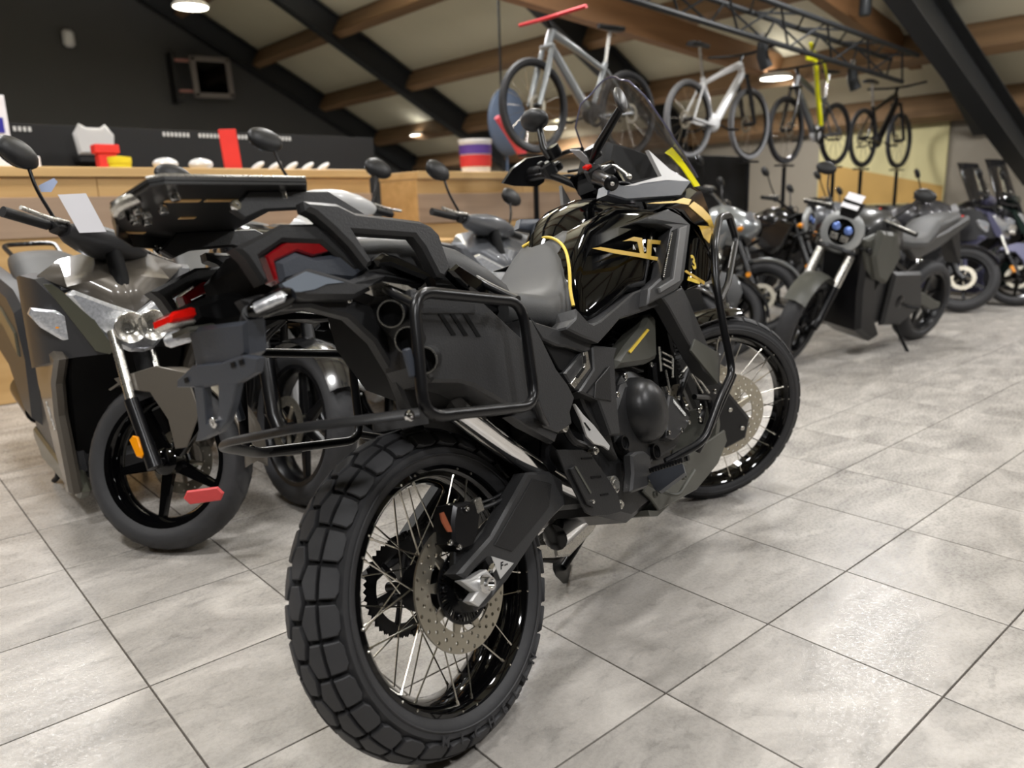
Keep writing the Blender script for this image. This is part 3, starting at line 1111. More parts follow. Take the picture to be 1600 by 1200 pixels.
two_sided(m, 'pannier_latch', GLOSS)
m = MB().prism([(0.1078,0.9511),(0.1384,0.9633),(0.2126,0.9186),(0.2184,0.89),(0.185,0.8882),(0.1433,0.9144)], -.18, -.15, bev=.006)
two_sided(m, 'front_latch', GLOSS)

RKP = [(-0.401,0.0563),(-0.4445,-0.1315),(-0.4407,-0.1627),(-0.3834,-0.1471),(-0.1425,-0.1071)] 
RKO = [(-.452, -.03), (-.448, -.14), (-.43, -.153), (-.17, -.152), (-.145, -.12), (-.145, .12), (-.17, .152), (-.25, .158), (-.36, .112), (-.42, .04)]
m = MB()
m.prism(RKO, 1.132, 1.138, 'z', bev=.001)
n = len(RKO)
for i in range(n):
    a, b = Vector(RKO[i]), Vector(RKO[(i + 1) % n])
    if i in (4,):
        continue
    c = (a + b) / 2
    dv = (b - a)
    up_ = 1.141 if (c.y < -.05) else 1.122
    m.box((c.x, c.y, up_), (dv.length, .003, .006 if c.y < -.05 else .026), Matrix.Rotation(math.atan2(dv.y, dv.x), 3, 'Z'))
rack = m.build('top_rack', RACKM, bike, 30)
for (x0, y0, L, an_) in [(-.36, -.075, .06, 0), (-.29, -.075, .06, 0), (-.36, .10, .05, .2), (-.3, .02, .03, 0), (-.385, .0, .025, .8)]:
    MB().box((x0, y0, 1.1312), (L, .011, .002), Matrix.Rotation(an_, 3, 'Z'), bev=.0006).build('rack_slot', OAK, rack, label='light slot through the rack plate')
m = MB()
for (x_, y_) in [(-.425, -.05), (-.42, -.02), (-.40, -.03), (-.405, .0), (-.38, .01), (-.385, -.055), (-.40, -.12), (-.2, -.12)]:
    MB().bolt((x_, y_, 1.131), (0, 0, -1), .0075, .014).build('rack_bolt', CHROME, rack)
MB().tube([(-.44, -.09, 1.134), (-.458, -.07, 1.13), (-.458, -.05, 1.127), (-.445, -.03, 1.127)], .010, 10, fil=.01).build('rack_latch', ALU, rack)
m = MB().prism([(-.31, 1.1), (-.27, 1.132), (-.1, 1.132), (-.02, 1.085), (.02, 1.06), (-.06, 1.06), (-.16, 1.10), (-.25, 1.098), (-.29, 1.085)], -.125, -.112, bev=.003)
two_sided(m, 'rack_bracket', PLAST2)
m = MB()
for s in (-1, 1):
    m.bolt((-.305, s * .127, 1.106), (0, s, 0), .009, .006)
m.build('bracket_bolt', CHROME, bike)

MB().tube([(-.45, -.14, 1.1455), (-.43, -.1535, 1.1455), (-.17, -.1535, 1.1455)], .0022, 6).build('rack_edge_glint', ALU, rack, 60)  # pale strip added in place of the bright reflection along the edge
# tail core and covers
m = MB().prism([(-0.2675,1.0223),(-0.2071,1.067),(-0.131,1.0757),(-0.0745,1.027),(-0.0229,0.9884),(0.1069,0.9482),(0.278,0.8996),(0.3889,0.875),(0.4065,0.8261),(0.2779,0.8435),(0.0557,0.9133),(-0.0696,0.95),(-0.2061,0.9457),(-0.2685,0.9594)], -.10, .10, bev=.02)
m.build('tail_core', DEEP, bike)
m = MB().prism([(-0.3441,1.0313),(-0.2456,1.0657),(-0.1735,1.0643),(-0.1464,1.0472),(-0.0939,0.977),(-0.1162,0.9753),(-0.1737,1.0302),(-0.2525,1.0367),(-0.3035,1.0142),(-0.2982,0.9736),(-0.3114,0.9706),(-0.3287,1.0138)], -.155, -.12, bev=.006)
two_sided(m, 'tail_frame_cover', PLAST)
m = MB().prism([(-0.2881,1.0165),(-0.242,1.0375),(-0.1764,1.035),(-0.1266,1.0193),(-0.1933,1.0098),(-0.2237,1.0209),(-0.2737,1.0068),(-0.2755,0.9701),(-0.2839,0.9753)], -.148, -.118, bev=.003)
two_sided(m, 'tail_lamp_side', DREDL)
m = MB()
for (x_, z_) in ((470, 0), (482, 0), (494, 0)):
    pass
m = MB().prism([(-0.2714,1.0053),(-0.228,1.0187),(-0.1951,1.0074),(-0.097,1.0112),(-0.0749,0.9758),(-0.1202,0.9583),(-0.2225,0.9748),(-0.2743,0.9687)], -.152, -.12, bev=.008)
two_sided(m, 'tail_side_panel', BLUEP)
m = MB().prism([(-0.2739,0.9713),(-0.2217,0.9863),(-0.1402,0.9586),(-0.0822,0.97),(0.0559,0.9388),(0.1225,0.9217),(0.0122,0.929),(-0.0592,0.9485),(-0.0992,0.9357),(-0.1448,0.9242),(-0.2466,0.9358),(-0.2715,0.9473)], -.168, -.125, bev=.008)
two_sided(m, 'lower_side_panel', PLAST2)
m = MB().slab([(-0.2891,-0.17,0.9644),(-0.2362,-0.17,0.98),(-0.1614,-0.17,0.9543),(-0.2012,-0.17,0.9548),(-0.228,-0.17,0.9486),(-0.2577,-0.17,0.9474),(-0.2822,-0.17,0.951)], (0, .01, 0))
m.build('side_scoop', mat('pale_slate_plastic', (112, 120, 130), 0.3, noise_amt=.05), bike)
# wheel arch edge sweeping down to the link plate
m = MB().prism([(-0.3492,0.9525),(-0.3145,0.957),(-0.2599,0.951),(-0.1583,0.9446),(-0.0859,0.9101),(-0.049,0.8434),(-0.0299,0.7647),(-0.0056,0.6957),(-0.0422,0.6852),(-0.0646,0.7093),(-0.0758,0.7799),(-0.1011,0.8455),(-0.1453,0.8961),(-0.2219,0.9244),(-0.2987,0.9295),(-0.3361,0.9195)], -.142, -.112, bev=.006)
m.build('inner_fender', PLAST, bike)
m = MB().prism([(.0, .93), (.2, .9), (.45, .8), (.45, .55), (.3, .6), (.16, .70), (.05, .76), (.0, .86)], -.1, .1, bev=.01)
m.build('rear_inner_box', DEEP, bike)
m = MB()
for q in ((-0.2258,-0.142,0.9399), (-0.1377,-0.142,0.9253)):
    m.bolt(q, (0, -1, 0), .006, .004)
m.build('fender_bolt', CHROME, bike)

# tail unit: red lamp, signals, plate holder
m = MB().prism([(-0.3718,0.9753),(-0.3219,0.985),(-0.2944,0.9865),(-0.2331,0.9753),(-0.2187,0.9524),(-0.2602,0.932),(-0.3266,0.9299),(-0.3707,0.9406)], -.035, .035, bev=.012)
m.build('tail_lamp_housing', DEEP, bike)
L0 = [(-0.409,0.9599),(-0.4008,0.9652),(-0.3849,0.9664),(-0.3334,0.9754),(-0.3301,0.9706),(-0.3387,0.9539),(-0.3794,0.9505),(-0.4102,0.9483)]
m = MB().prism(L0, -.03, .03, bev=.004)
tl = m.build('tail_lamp', REDL, bike)
m = MB().prism([(-0.4123,0.9486),(-0.3736,0.9508),(-0.3307,0.9528),(-0.3206,0.9459),(-0.3281,0.9413),(-0.3673,0.9412),(-0.4054,0.9423)], -.027, .027, bev=.003)
m.build('tail_lamp_trim', ALU, tl)
m = MB().prism([(-0.3829,0.938),(-0.3363,0.9379),(-0.329,0.9303),(-0.3459,0.9261),(-0.3832,0.9294)], -.03, .03, bev=.003)
m.build('plate_lamp', OLIVE, bike)
# turn signals on rubber stalks
def signal(s):
    p = [Vector(q) for q in [(-0.3516,-0.165,0.9279),(-0.317,-0.215,0.9363)]]
    p = [Vector((q.x, q.y * -s * (.82 if s > 0 else 1), q.z + (.012 if s > 0 else 0))) for q in p]
    d = (p[1] - p[0])
    m = MB().tube([p[0] - d * .10, p[0] + d * .12, p[1] - d * .05, p[1] + d * .12], [.012, .019, .019, .011], 14, flat=.8)
    o = m.build('turn_signal', GLOSS, bike, 50)
    off = Vector((-.0135, -.008, .0)) if s < 0 else Vector((-.0150, -.006, -.002))
    m = MB().tube([p[0] + d * .14 + off, p[0] + d * .2 + off, p[1] - d * .06 + off, p[1] + off], [.006, .0125, .0125, .006], 12, flat=.6)
    m.build('signal_lens', CLEARL, o, 50)
    m = MB()
    a_ = Vector((p[0].x + .05, s * (.05 if s < 0 else .09), p[0].z - .03))
    n_ = 10
    for k in range(n_):
        t0 = k / n_
        q0 = a_.lerp(p[0] - d * .06, t0)
        q1 = a_.lerp(p[0] - d * .06, t0 + .6 / n_)
        m.cyl(q0, q1, .017 - .003 * t0, n=12)
        m.cyl(q1, a_.lerp(p[0] - d * .06, (k + 1) / n_), .013 - .003 * t0, n=12)
    m.build('signal_stalk', PLAST, o, 50)


signal(-1)
ps = [Vector(q) for q in [(-0.3567,0.1,0.9353),(-0.3237,0.07,0.9378),(-0.3107,0.05,0.9362)]]
sg_ = MB().tube([ps[0], ps[0].lerp(ps[1], .15), ps[1]], [.010, .016, .016], 14, flat=.8).build('turn_signal', CLEARL, bike, 50)
MB().tube([ps[1], ps[2]], .012, 12).build('signal_stalk', PLAST, sg_, 50)
m = MB().prism([(-0.0038,0.9383),(-0.1644,0.9149),(-0.1458,0.8657),(-0.0885,0.8496),(0.0066,0.8563)], -.372, -.33, 'x', bev=.006)
m.build('plate_stem', BLUEP, bike)
BR = [(-0.0094,0.876),(0.0465,0.862),(0.0552,0.85),(0.003,0.8409),(0.0244,0.7732),(0.0453,0.7535),(0.0233,0.7518),(-0.0325,0.7587),(-0.0623,0.7718),(-0.0945,0.7988),(-0.1207,0.8257),(-0.1755,0.8331),(-0.1918,0.8531),(-0.1524,0.8649),(-0.0902,0.8647)]
m = MB()
def ring_plate(m, outer, holes, d0, d1, pl='x'):
    """outline plate with one hole: bridge outer loop to hole loop"""
    m.prism(outer, d0, d1, pl)
m2 = MB().prism(BR[:4] + [(-0.0164,0.8354),(-0.0612,0.8341),(-0.1147,0.8247)] + BR[11:], -.385, -.37, 'x', bev=.002)
m2.prism([(0.0009,0.845),(-0.028,0.8421),(-0.0047,0.778),(-0.0345,0.778),(-0.0335,0.7607),(0.0227,0.7528),(0.0453,0.7535),(0.0244,0.7732)], -.385, -.37, 'x', bev=.002)
m2.prism([(-0.0702,0.8367),(-0.1195,0.827),(-0.0945,0.7988),(-0.0623,0.7718),(-0.0325,0.7587),(-0.0269,0.7748),(-0.0481,0.7933)], -.385, -.37, 'x', bev=.002)
m2.prism([(0.0059,0.785),(-0.0438,0.781),(-0.0325,0.7587),(0.0227,0.7528)], -.383, -.37, 'x', bev=.002)
pb = m2.build('plate_bracket', BLUEP, bike)
m = MB()
for q in ((-0.386,-0.0325,0.7766), (-0.386,-0.1257,0.8557), (-0.386,-0.1473,0.8557), (-0.386,0.0147,0.8562)):
    pass
m.bolt((-0.386,-0.0325,0.7766), (-1, 0, 0), .009, .005)
m.build('bracket_screw', CHROME, pb)
m = MB()
for q in ((-0.3862,-0.126,0.8557), (-0.3862,-0.1492,0.8553), (-0.3862,0.0163,0.8565)):
    m.box(q, (.001, .012, .008))
m.build('bracket_hole', DEEP, pb)

# ---------------------------------------------------------------- seats
def seat_loft(secs, n=28, e=3.2):
    rings = []
    for (x_, zt, zb, hy) in secs:
        rings.append(sup_ring(x_, (zt + zb) / 2, hy, (zt - zb) / 2, e, n))
    return MB().loft(rings)


m = seat_loft([(-.12, 1.035, .99, .08), (-.1, 1.05, .97, .115), (0, 1.055, .955, .125), (.12, 1.045, .94, .13), (.22, 1.02, .91, .13), (.29, .975, .88, .135), (.34, .93, .86, .135), (.36, .90, .86, .125)])
m.build('pillion_seat', SEATM, bike, 60)
m = seat_loft([(.33, .90, .82, .13), (.36, .905, .80, .145), (.42, .895, .79, .15), (.48, .885, .775, .15), (.54, .90, .765, .148), (.60, .94, .77, .142), (.65, .98, .79, .134), (.70, 1.02, .83, .122), (.74, 1.045, .88, .108), (.765, 1.05, .93, .09)])
st = m.build('rider_seat', SEATM, bike, 60)
lettering('zt', .022, (.70, -.02, 1.002), (.2, -1, 0), (.8, 0, .6), DEEP, st, name='seat_logo', bold=.0006)
# side covers below the seat line
m = MB().prism([(0.3588,0.8567),(0.3839,0.8323),(0.5061,0.781),(0.6206,0.7255),(0.6179,0.687),(0.4943,0.6246),(0.3908,0.5875),(0.3083,0.547),(0.2498,0.5624),(0.2522,0.6786),(0.305,0.8012)], -.13, .13, bev=.02)
m.build('middle_body', DEEP, bike)

# ---------------------------------------------------------------- tank
TK = [(.66, .97, .78, .09), (.70, 1.02, .78, .105), (.74, 1.065, .79, .118), (.79, 1.10, .80, .14), (.84, 1.122, .80, .16), (.90, 1.135, .81, .18), (.96, 1.138, .83, .195), (1.04, 1.13, .85, .20), (1.12, 1.10, .87, .18), (1.18, 1.06, .89, .15)]
rings = []
for (x_, zt, zb, hy) in TK:
    ring = []
    for k in range(40):
        t = 2 * PI * k / 40
        c, s = math.cos(t), math.sin(t)
        y_ = hy * math.copysign(abs(c) ** .62, c)
        zz = (zt + zb) / 2 + (zt - zb) / 2 * math.copysign(abs(s) ** .8, s)
        if s > 0:
            y_ *= 1 - .38 * s ** 1.5
        ring.append((x_, y_, zz))
    rings.append(ring)
m = MB().loft(rings)
tank = m.build('fuel_tank', GLOSS, bike, 80)
# sculpted side wing of the tank
WG = [(0.6558,-0.15,0.9765),(0.7374,-0.14,1.0324),(0.8826,-0.16,1.076),(1.0732,-0.2,1.0525),(0.9974,-0.215,0.9852),(0.8391,-0.215,0.8277),(0.7544,-0.21,0.8324),(0.6136,-0.18,0.78),(0.5816,-0.165,0.7745),(0.5504,-0.155,0.8105),(0.5913,-0.15,0.906)]
m = pillow(MB(), WG, .12, .012, .004, 3)
wing = m.build('tank_side_wing', GLOSS, bike, 75)
f_ = flip(m)
f_.v = [Vector((p.x + .03, p.y * .72, p.z)) for p in f_.v]
f_.build('tank_side_wing', GLOSS, bike, 75)


def decal(pts, y, m_, parent, name='decal'):
    return MB().prism(pts, y - .0008, y + .0008).build(name, m_, parent, 0)


WY = -.2192
dl = decal([(0.6034,0.9549),(0.6449,0.9557),(0.8459,0.9261),(0.8479,0.9581),(0.81,0.9636),(0.7672,0.9641),(0.8334,0.973),(0.8794,0.9672),(0.868,0.9246),(0.883,0.9237),(0.9116,0.962),(0.9884,0.9543),(0.9783,0.9436),(0.9279,0.9483),(0.9057,0.9149),(0.9582,0.9076),(0.9483,0.8971),(0.8331,0.9162),(0.7073,0.9351)], WY, GOLD, wing, 'gold_flash_decal')
p = Vector((0.816,-0.2202,0.9436))
p2 = Vector((0.9355,-0.2202,0.9292))
pc = Vector((0.8746,-0.2206,0.9346))
d = (p2 - p)
for ch, q in (('A', p), ('D', pc), ('V', p2)):
    lettering(ch, .019, (q.x, q.y - .001, q.z), d, (.1, 0, 1), WHITEP, wing, 'decal_letter', bold=.0002)
# yellow piping between seat nose and tank
pip = [(0.7134,0.06,1.0316),(0.7404,0.03,1.0435),(0.7055,-0.04,1.0319),(0.6707,-0.09,1.0067),(0.6285,-0.13,0.9721),(0.5868,-0.152,0.9223),(0.5479,-0.162,0.8661),(0.5328,-0.17,0.8286)]
MB().tube(pip, .0044, 8, fil=.03).build('yellow_piping', YELLOW, bike, 60)
# filler cap plate, badge and lettering on the tank top
p = Vector((0.776,0.02,1.0685))
MB().prism([(-.03, -.02), (.025, -.022), (.035, 0), (.025, .022), (-.03, .02), (-.038, 0)], -.002, .004, 'z', bev=.001).build('tank_badge', OLIVE, bike, 30, Matrix.Translation(p) @ Matrix.Rotation(R(-50), 4, 'Y'))

# ---------------------------------------------------------------- frame covers and shroud
def plate(pts, y0, y1, name, m_, bev=.004, parent=bike, both=True, label=None):
    m = MB().prism(pts, y0, y1, bev=bev)
    o = m.build(name, m_, parent, label=label)
    if both:
        flip(m).build(name, m_, parent, label=label)
    return o


plate([(0.4022,0.7776),(0.4048,0.7832),(0.4474,0.7971),(0.463,0.8182),(0.5001,0.7806),(0.5175,0.7734),(0.5526,0.7765),(0.7553,0.8271),(0.9693,0.8419),(0.9975,0.8165),(1.0346,0.7896),(0.9772,0.7808),(0.7807,0.7717),(0.6484,0.7684),(0.5698,0.7418),(0.5219,0.7267),(0.4594,0.7507)], -.222, -.16, 'frame_side_cover', PLAST2)
plate([(0.2995,0.8265),(0.322,0.8104),(0.4172,0.7776),(0.5239,0.7285),(0.5266,0.7152),(0.4854,0.711),(0.425,0.7351),(0.3762,0.7476),(0.3291,0.7699)], -.2, -.15, 'seat_side_cover', PLAST2)
plate([(0.3449,0.7691),(0.4484,0.7359),(0.4816,0.7147),(0.4066,0.6769),(0.3785,0.6929)], -.188, -.15, 'mesh_grille', DEEP, .002)
plate([(0.4664,0.7143),(0.4965,0.7155),(0.498,0.6693),(0.4176,0.6306),(0.3936,0.6509),(0.3783,0.6826)], -.2, -.16, 'frame_knee_plate', PLAST2)
kp = plate([(0.4678,0.715),(0.4883,0.7147),(0.4809,0.6751),(0.396,0.6423),(0.3829,0.6556),(0.4587,0.6839)], -.206, -.198, 'knee_trim', ALU, .001, both=False)
decal([(0.4635,0.7071),(0.4723,0.7072),(0.4667,0.6894),(0.4552,0.69)], -.2066, DEEP, kp, 'trim_slot')
decal([(0.4484,0.6819),(0.455,0.6776),(0.416,0.6619),(0.4102,0.6676)], -.2066, DEEP, kp, 'trim_slot')
plate([(0.5172,0.7253),(0.6292,0.7006),(0.6007,0.6772),(0.5897,0.643),(0.5668,0.5853),(0.5394,0.4939),(0.4969,0.5048),(0.4808,0.596),(0.4101,0.6314),(0.4956,0.6688)], -.205, -.15, 'engine_side_cover', PLAST2)
MB().prism([(0.4838,0.6377),(0.5652,0.6636),(0.533,0.581),(0.4616,0.6046)], -.2085, -.204, bev=.0015).build('cover_relief', PLAST, bike)
MB().prism([(0.4404,0.6216),(0.5447,0.6545),(0.5586,0.6632),(0.5455,0.6624),(0.4384,0.6236)], -.207, -.204).build('cover_crease', DEEP, bike)
plate([(0.2982,0.8168),(0.3167,0.7693),(0.3412,0.6992),(0.37,0.6578),(0.3832,0.6219),(0.3511,0.5946),(0.3477,0.5701),(0.2892,0.5641),(0.2442,0.5869),(0.2253,0.631),(0.2317,0.742),(0.2574,0.8224)], -.208, -.16, 'footrest_hanger_cover', PLAST2)
plate([(0.2362,0.6293),(0.2949,0.5604),(0.2785,0.5472),(0.188,0.6058),(0.155,0.6343),(0.185,0.6411)], -.2, -.17, 'lower_hanger_cover', PLAST2, .003)
# olive air box cover with its yellow line
plate([(0.8649,0.7619),(0.9038,0.7605),(0.917,0.7402),(0.8678,0.6362),(0.8102,0.6319),(0.6451,0.6482),(0.65,0.6711),(0.7157,0.6978),(0.8269,0.7342)], -.185, -.12, 'air_box_cover', OLIVE, .012)
MB().prism([(0.7099,0.6807),(0.84,0.7224),(0.849,0.7175),(0.7172,0.6742)], -.189, -.184).build('yellow_line', YELLOW, bike)
# shroud frame around the air slot
plate([(0.7928,1.0035),(1.026,1.0369),(1.1014,1.0161),(1.1533,0.9871),(1.0093,0.8266),(0.9642,0.8085),(0.8499,0.7953),(0.7566,0.785),(0.7901,0.8264),(0.8896,0.8524),(1.0155,0.9807),(0.8815,1.0094)], -.25, -.205, 'shroud_frame', PLAST2, .005)
MB().prism([(1.0534,0.9775),(1.1061,0.9832),(0.9667,0.8275),(0.8331,0.8084),(0.8331,0.8225),(0.9306,0.8382)], -.258, -.246, bev=.002).build('shroud_face', mat('light_grey_plastic', (98, 98, 98), .4, noise_amt=.04, nscale=300, bump=.2), bike)
MB().prism([(1.012,0.9735),(1.0448,0.9779),(0.9187,0.8466),(0.8743,0.8398),(0.8744,0.8542)], -.254, -.249).build('air_slot', DEEP, bike)
m = MB()
for k in range(24):
    t = k / 23
    p = Vector((0.9948,-0.256,0.9656)).lerp(Vector((0.8755,-0.256,0.8494)), t)
    m.ball(p, .0022, n=6, m=4)
m.build('slot_beads', ALU, bike)
plate([(0.86,0.7953),(1.0015,0.8097),(1.0223,0.7695),(1.0892,0.5856),(1.1524,0.5906),(1.0894,0.5068),(1.0076,0.5617),(0.9666,0.6297),(0.9307,0.6876),(0.8844,0.7672)], -.245, -.2, 'radiator_wing', PLAST2)
MB().prism([(0.9431,0.6314),(0.9858,0.6582),(1.1268,0.5927),(1.0645,0.5099)], -.25, -.243, bev=.001).build('wing_tip', OLIVE, bike)
# nose fairing
NOSE = [(1.0516,1.0497),(1.2114,1.079),(1.3204,1.1158),(1.3844,1.1203),(1.4059,1.0517),(1.42,0.952),(1.3871,0.917),(1.3065,0.8902),(1.2498,0.964),(1.1883,1.0231)]
plate(NOSE, -.22, -.12, 'nose_fairing', GLOSS, .02)
np_ = bike
decal([(0.9538,1.0626),(1.0163,1.0655),(1.1481,1.0679),(1.2138,1.0773),(1.2679,1.0707),(1.2389,1.0548),(1.1492,1.062),(1.035,1.0615)], -.2215, GOLD, np_, 'gold_nose_stripe')
decal([(1.2839,1.0644),(1.3381,1.0449),(1.3877,1.0142),(1.3959,0.9754),(1.3698,0.9509),(1.3539,0.994),(1.2978,1.0207),(1.2365,1.0507)], -.2215, GOLD, np_, 'gold_nose_stripe')
decal([(1.2248,0.9901),(1.3879,0.98),(1.3235,0.9279)], -.2215, GOLD, np_, 'gold_nose_triangle')
m = MB().prism([(1.2137,0.9971),(1.3308,0.8914),(1.3768,0.8969),(1.3876,0.8444),(1.3337,0.802),(1.0849,0.8003),(1.1231,0.8261),(1.2516,0.9792)], -.225, -.1, bev=.012)
m.build('lower_nose_panel', GLOSS, bike, 60)
decal([(1.0839,0.8269),(1.0992,0.8372),(1.1715,0.8147),(1.1623,0.8076)], -.2265, YELLOW, bike, 'gold_numeral')
o = lettering('3', .06, Vector((1.1563,-0.2275,0.8737)), (1, 0, -.12), (.05, 0, 1), YELLOW, bike, 'numeral_decal', bold=.0018)
decal([(1.0773,0.8547),(1.0926,0.8573),(1.2042,0.8116),(1.1936,0.8025)], -.2265, GOLD, bike, 'gold_numeral_bar')
m = MB().prism([(1.2, .86), (1.42, .88), (1.5, .98), (1.5, 1.12), (1.4, 1.2), (1.2, 1.18), (1.1, 1.0)], -.1, .1, bev=.03)
m.build('headlamp_body', DEEP, bike)
# cockpit wing: pale top face over dark side
m = MB().prism([(0.8893,1.1192),(1.1652,1.1384),(1.3345,1.136),(1.2275,1.0862),(0.8678,1.0778),(0.7689,1.0927),(0.7932,1.1205)], -.21, -.17, bev=.004)
two_sided(m, 'cockpit_side_panel', BLUEP, k=.55)
m = MB().slab([(1.1646,-0.17,1.2445),(1.2363,-0.19,1.1792),(1.3253,-0.21,1.1325),(1.1382,-0.21,1.1268),(0.8695,-0.21,1.1158),(1.1685,-0.19,1.1558)], (0, .012, 0))
two_sided(m, 'cockpit_wing', mat('pale_grey_plastic', (150, 148, 146), .4, noise_amt=.04, nscale=300))
m = MB().prism([(1.1707,1.3184),(1.3118,1.3048),(1.4897,1.2775),(1.5348,1.2105),(1.5058,1.16),(1.168,1.1586),(1.0806,1.1742),(1.0992,1.2425)], -.055, .07, bev=.015)
m.build('dashboard_shell', DEEP, bike)
m = MB().box((1.12, 0, 1.2), (.02, .16, .10), Matrix.Rotation(R(-35), 3, 'Y'), bev=.004)
m.build('dashboard', GLOSS, bike)
# windscreen: clear tinted shell with thickness
SCR = glassy('tinted_screen', (96, 88, 80), .34)
base = [(1.53, .0, 1.25), (1.50, -.08, 1.24), (1.44, -.15, 1.23), (1.36, -.18, 1.22)]
rows = []
for (t, wx, dz) in ((0, 1.0, 0), (.25, 1.03, .0), (.5, 1.0, 0), (.75, .88, 0), (.93, .62, 0), (1.0, .35, 0)):
    row = []
    for k in range(-6, 7):
        u = k / 6
        y_ = .155 * wx * u
        x_ = 1.70 - .34 * t - .17 * (abs(u * wx)) ** 1.8
        z_ = 1.20 + .36 * t - .03 * abs(u) ** 2
        row.append((x_, y_, z_))
    rows.append(row)
vs = [p for r_ in rows for p in r_]
nn_ = len(rows[0])
fs = [(i * nn_ + k, i * nn_ + k + 1, (i + 1) * nn_ + k + 1, (i + 1) * nn_ + k) for i in range(len(rows) - 1) for k in range(nn_ - 1)]
m = MB().add(vs, fs)
scr = m.build('windscreen', SCR, bike, 60)
sol = scr.modifiers.new('thick', 'SOLIDIFY')
sol.thickness = .004
edge = [rows[i][0] for i in range(len(rows))] + rows[-1][1:-1] + [rows[i][-1] for i in range(len(rows) - 1, -1, -1)]
MB().tube(edge, .0035, 6).build('screen_edge', glassy('screen_edge_tint', (90, 88, 110), .85), scr, 60)
YT = glassy('yellow_film', (222, 214, 20), .85)
yt = MB().slab([(1.4462,-0.1,1.273),(1.5088,-0.1,1.2935),(1.4585,-0.14,1.2458),(1.4546,-0.17,1.1736),(1.4451,-0.19,1.1273),(1.4001,-0.19,1.1228),(1.408,-0.16,1.1979),(1.4199,-0.13,1.248)], (0, .004, 0)).build('yellow_film_tag', YT, bike, label='translucent yellow plastic strip on the screen edge')

# ---------------------------------------------------------------- crash bars
def crash(s):
    P1 = [(1.6225,-0.2,0.9363),(1.48,-0.25,1.0073),(1.3341,-0.27,0.9964),(1.1992,-0.285,0.9064),(1.1438,-0.285,0.8022),(1.1167,-0.285,0.6492),(1.1201,-0.28,0.532),(0.9969,-0.275,0.4769),(0.8604,-0.26,0.3858),(0.7694,-0.18,0.3625)]
    P1 = [(x_, -y_ * s, z_) for x_, y_, z_ in P1]
    m = MB().tube(P1, .0115, 12, fil=.04)
    P2 = [(1.4659,-0.25,1.0033),(1.5095,-0.24,0.9235),(1.2676,-0.27,0.7841),(1.1418,-0.285,0.7437)]
    P2 = [(x_, -y_ * s, z_) for x_, y_, z_ in P2]
    m.tube(P2, .0105, 12, fil=.03)
    P3 = [(1.0972,-0.28,0.5207),(0.9247,-0.262,0.4243),(0.9078,-0.2,0.3471)]
    P3 = [(x_, -y_ * s, z_) for x_, y_, z_ in P3]
    m.tube([Vector(p) + Vector((.02, 0, .0)) for p in P3], .0105, 12)
    m.build('crash_bar', SATIN, bike, 50)


crash(-1)
crash(1)

# ---------------------------------------------------------------- engine
m = MB().prism([(.48, .42), (.50, .62), (.66, .70), (.74, .60), (.82, .58), (.90, .46), (.88, .34), (.78, .27), (.58, .26), (.46, .32)], -.15, .15, bev=.02)
m.build('engine_block', CASE, bike)
m = MB()
Mc = Matrix.Translation((.80, 0, .60)) @ Matrix.Rotation(R(22), 4, 'Y')
for k in range(7):
    m.box(Mc @ Vector((0, 0, k * .02)), (.16, .24, .008), Matrix.Rotation(R(22), 3, 'Y'), bev=.002)
m.box(Mc @ Vector((0, 0, .06)), (.14, .22, .16), Matrix.Rotation(R(22), 3, 'Y'), bev=.01)
m.box(Mc @ Vector((.0, 0, .18)), (.17, .25, .08), Matrix.Rotation(R(22), 3, 'Y'), bev=.02)
m.build('cylinder_head', CASE, bike)
# clutch cover dome
c = Vector((0.7157,-0.2,0.519))
Mt = Matrix.Translation((c.x + .004, -.15, c.z)) @ Matrix.Diagonal((1.08, 1.15, 1.18, 1))
m = MB().lathe([(0, -.075), (.03, -.073), (.055, -.064), (.068, -.05), (.074, -.03), (.078, -.012), (.092, -.008), (.092, .01)], n=48, closed=False, T=Mt)
cc = m.build('clutch_cover', CASE, bike, 40)
m = MB()
for k in range(9):
    t = R(20 + 40 * k)
    m.bolt((c.x + .088 * math.cos(t), -.159, c.z + .088 * math.sin(t)), (0, -1, 0), .0065, .007)
m.build('cover_bolt', CHROME, cc)
# case side below the clutch
m = MB().prism([(0.587,0.5517),(0.658,0.6039),(0.7492,0.6066),(0.8845,0.53),(0.9728,0.4341),(0.8604,0.3774),(0.7389,0.3783),(0.6636,0.3789),(0.6006,0.4276),(0.561,0.4751)], -.178, -.12, bev=.01)
m.build('crankcase_side', CASE, bike)
AC = [(0.8403,0.5324),(0.8669,0.5212),(0.9275,0.4477),(0.8966,0.4251),(0.8044,0.4119),(0.7659,0.4291),(0.805,0.4985)]
m = MB().prism(AC, -.205, -.16, bev=.005)
al = m.build('alternator_cover', PLAST2, bike)
m = MB()
for q in ((0.8278,-0.206,0.5395), (0.8794,-0.206,0.5138), (0.9146,-0.206,0.478), (0.9038,-0.206,0.4375), (0.851,-0.206,0.4283), (0.7756,-0.206,0.4401)):
    m.bolt(q, (0, -1, 0), .0065, .006)
m.build('cover_bolt', CHROME, al)
pA, pB = Vector((0.851,-0.2062,0.5089)), Vector((0.8959,-0.2062,0.4618))
lettering('VANGUARD', .0135, (pA + pB) / 2 + Vector((0, -.0006, 0)), pB - pA, (.5, 0, 1), WHITEP, al, 'cover_lettering', bold=.0004)
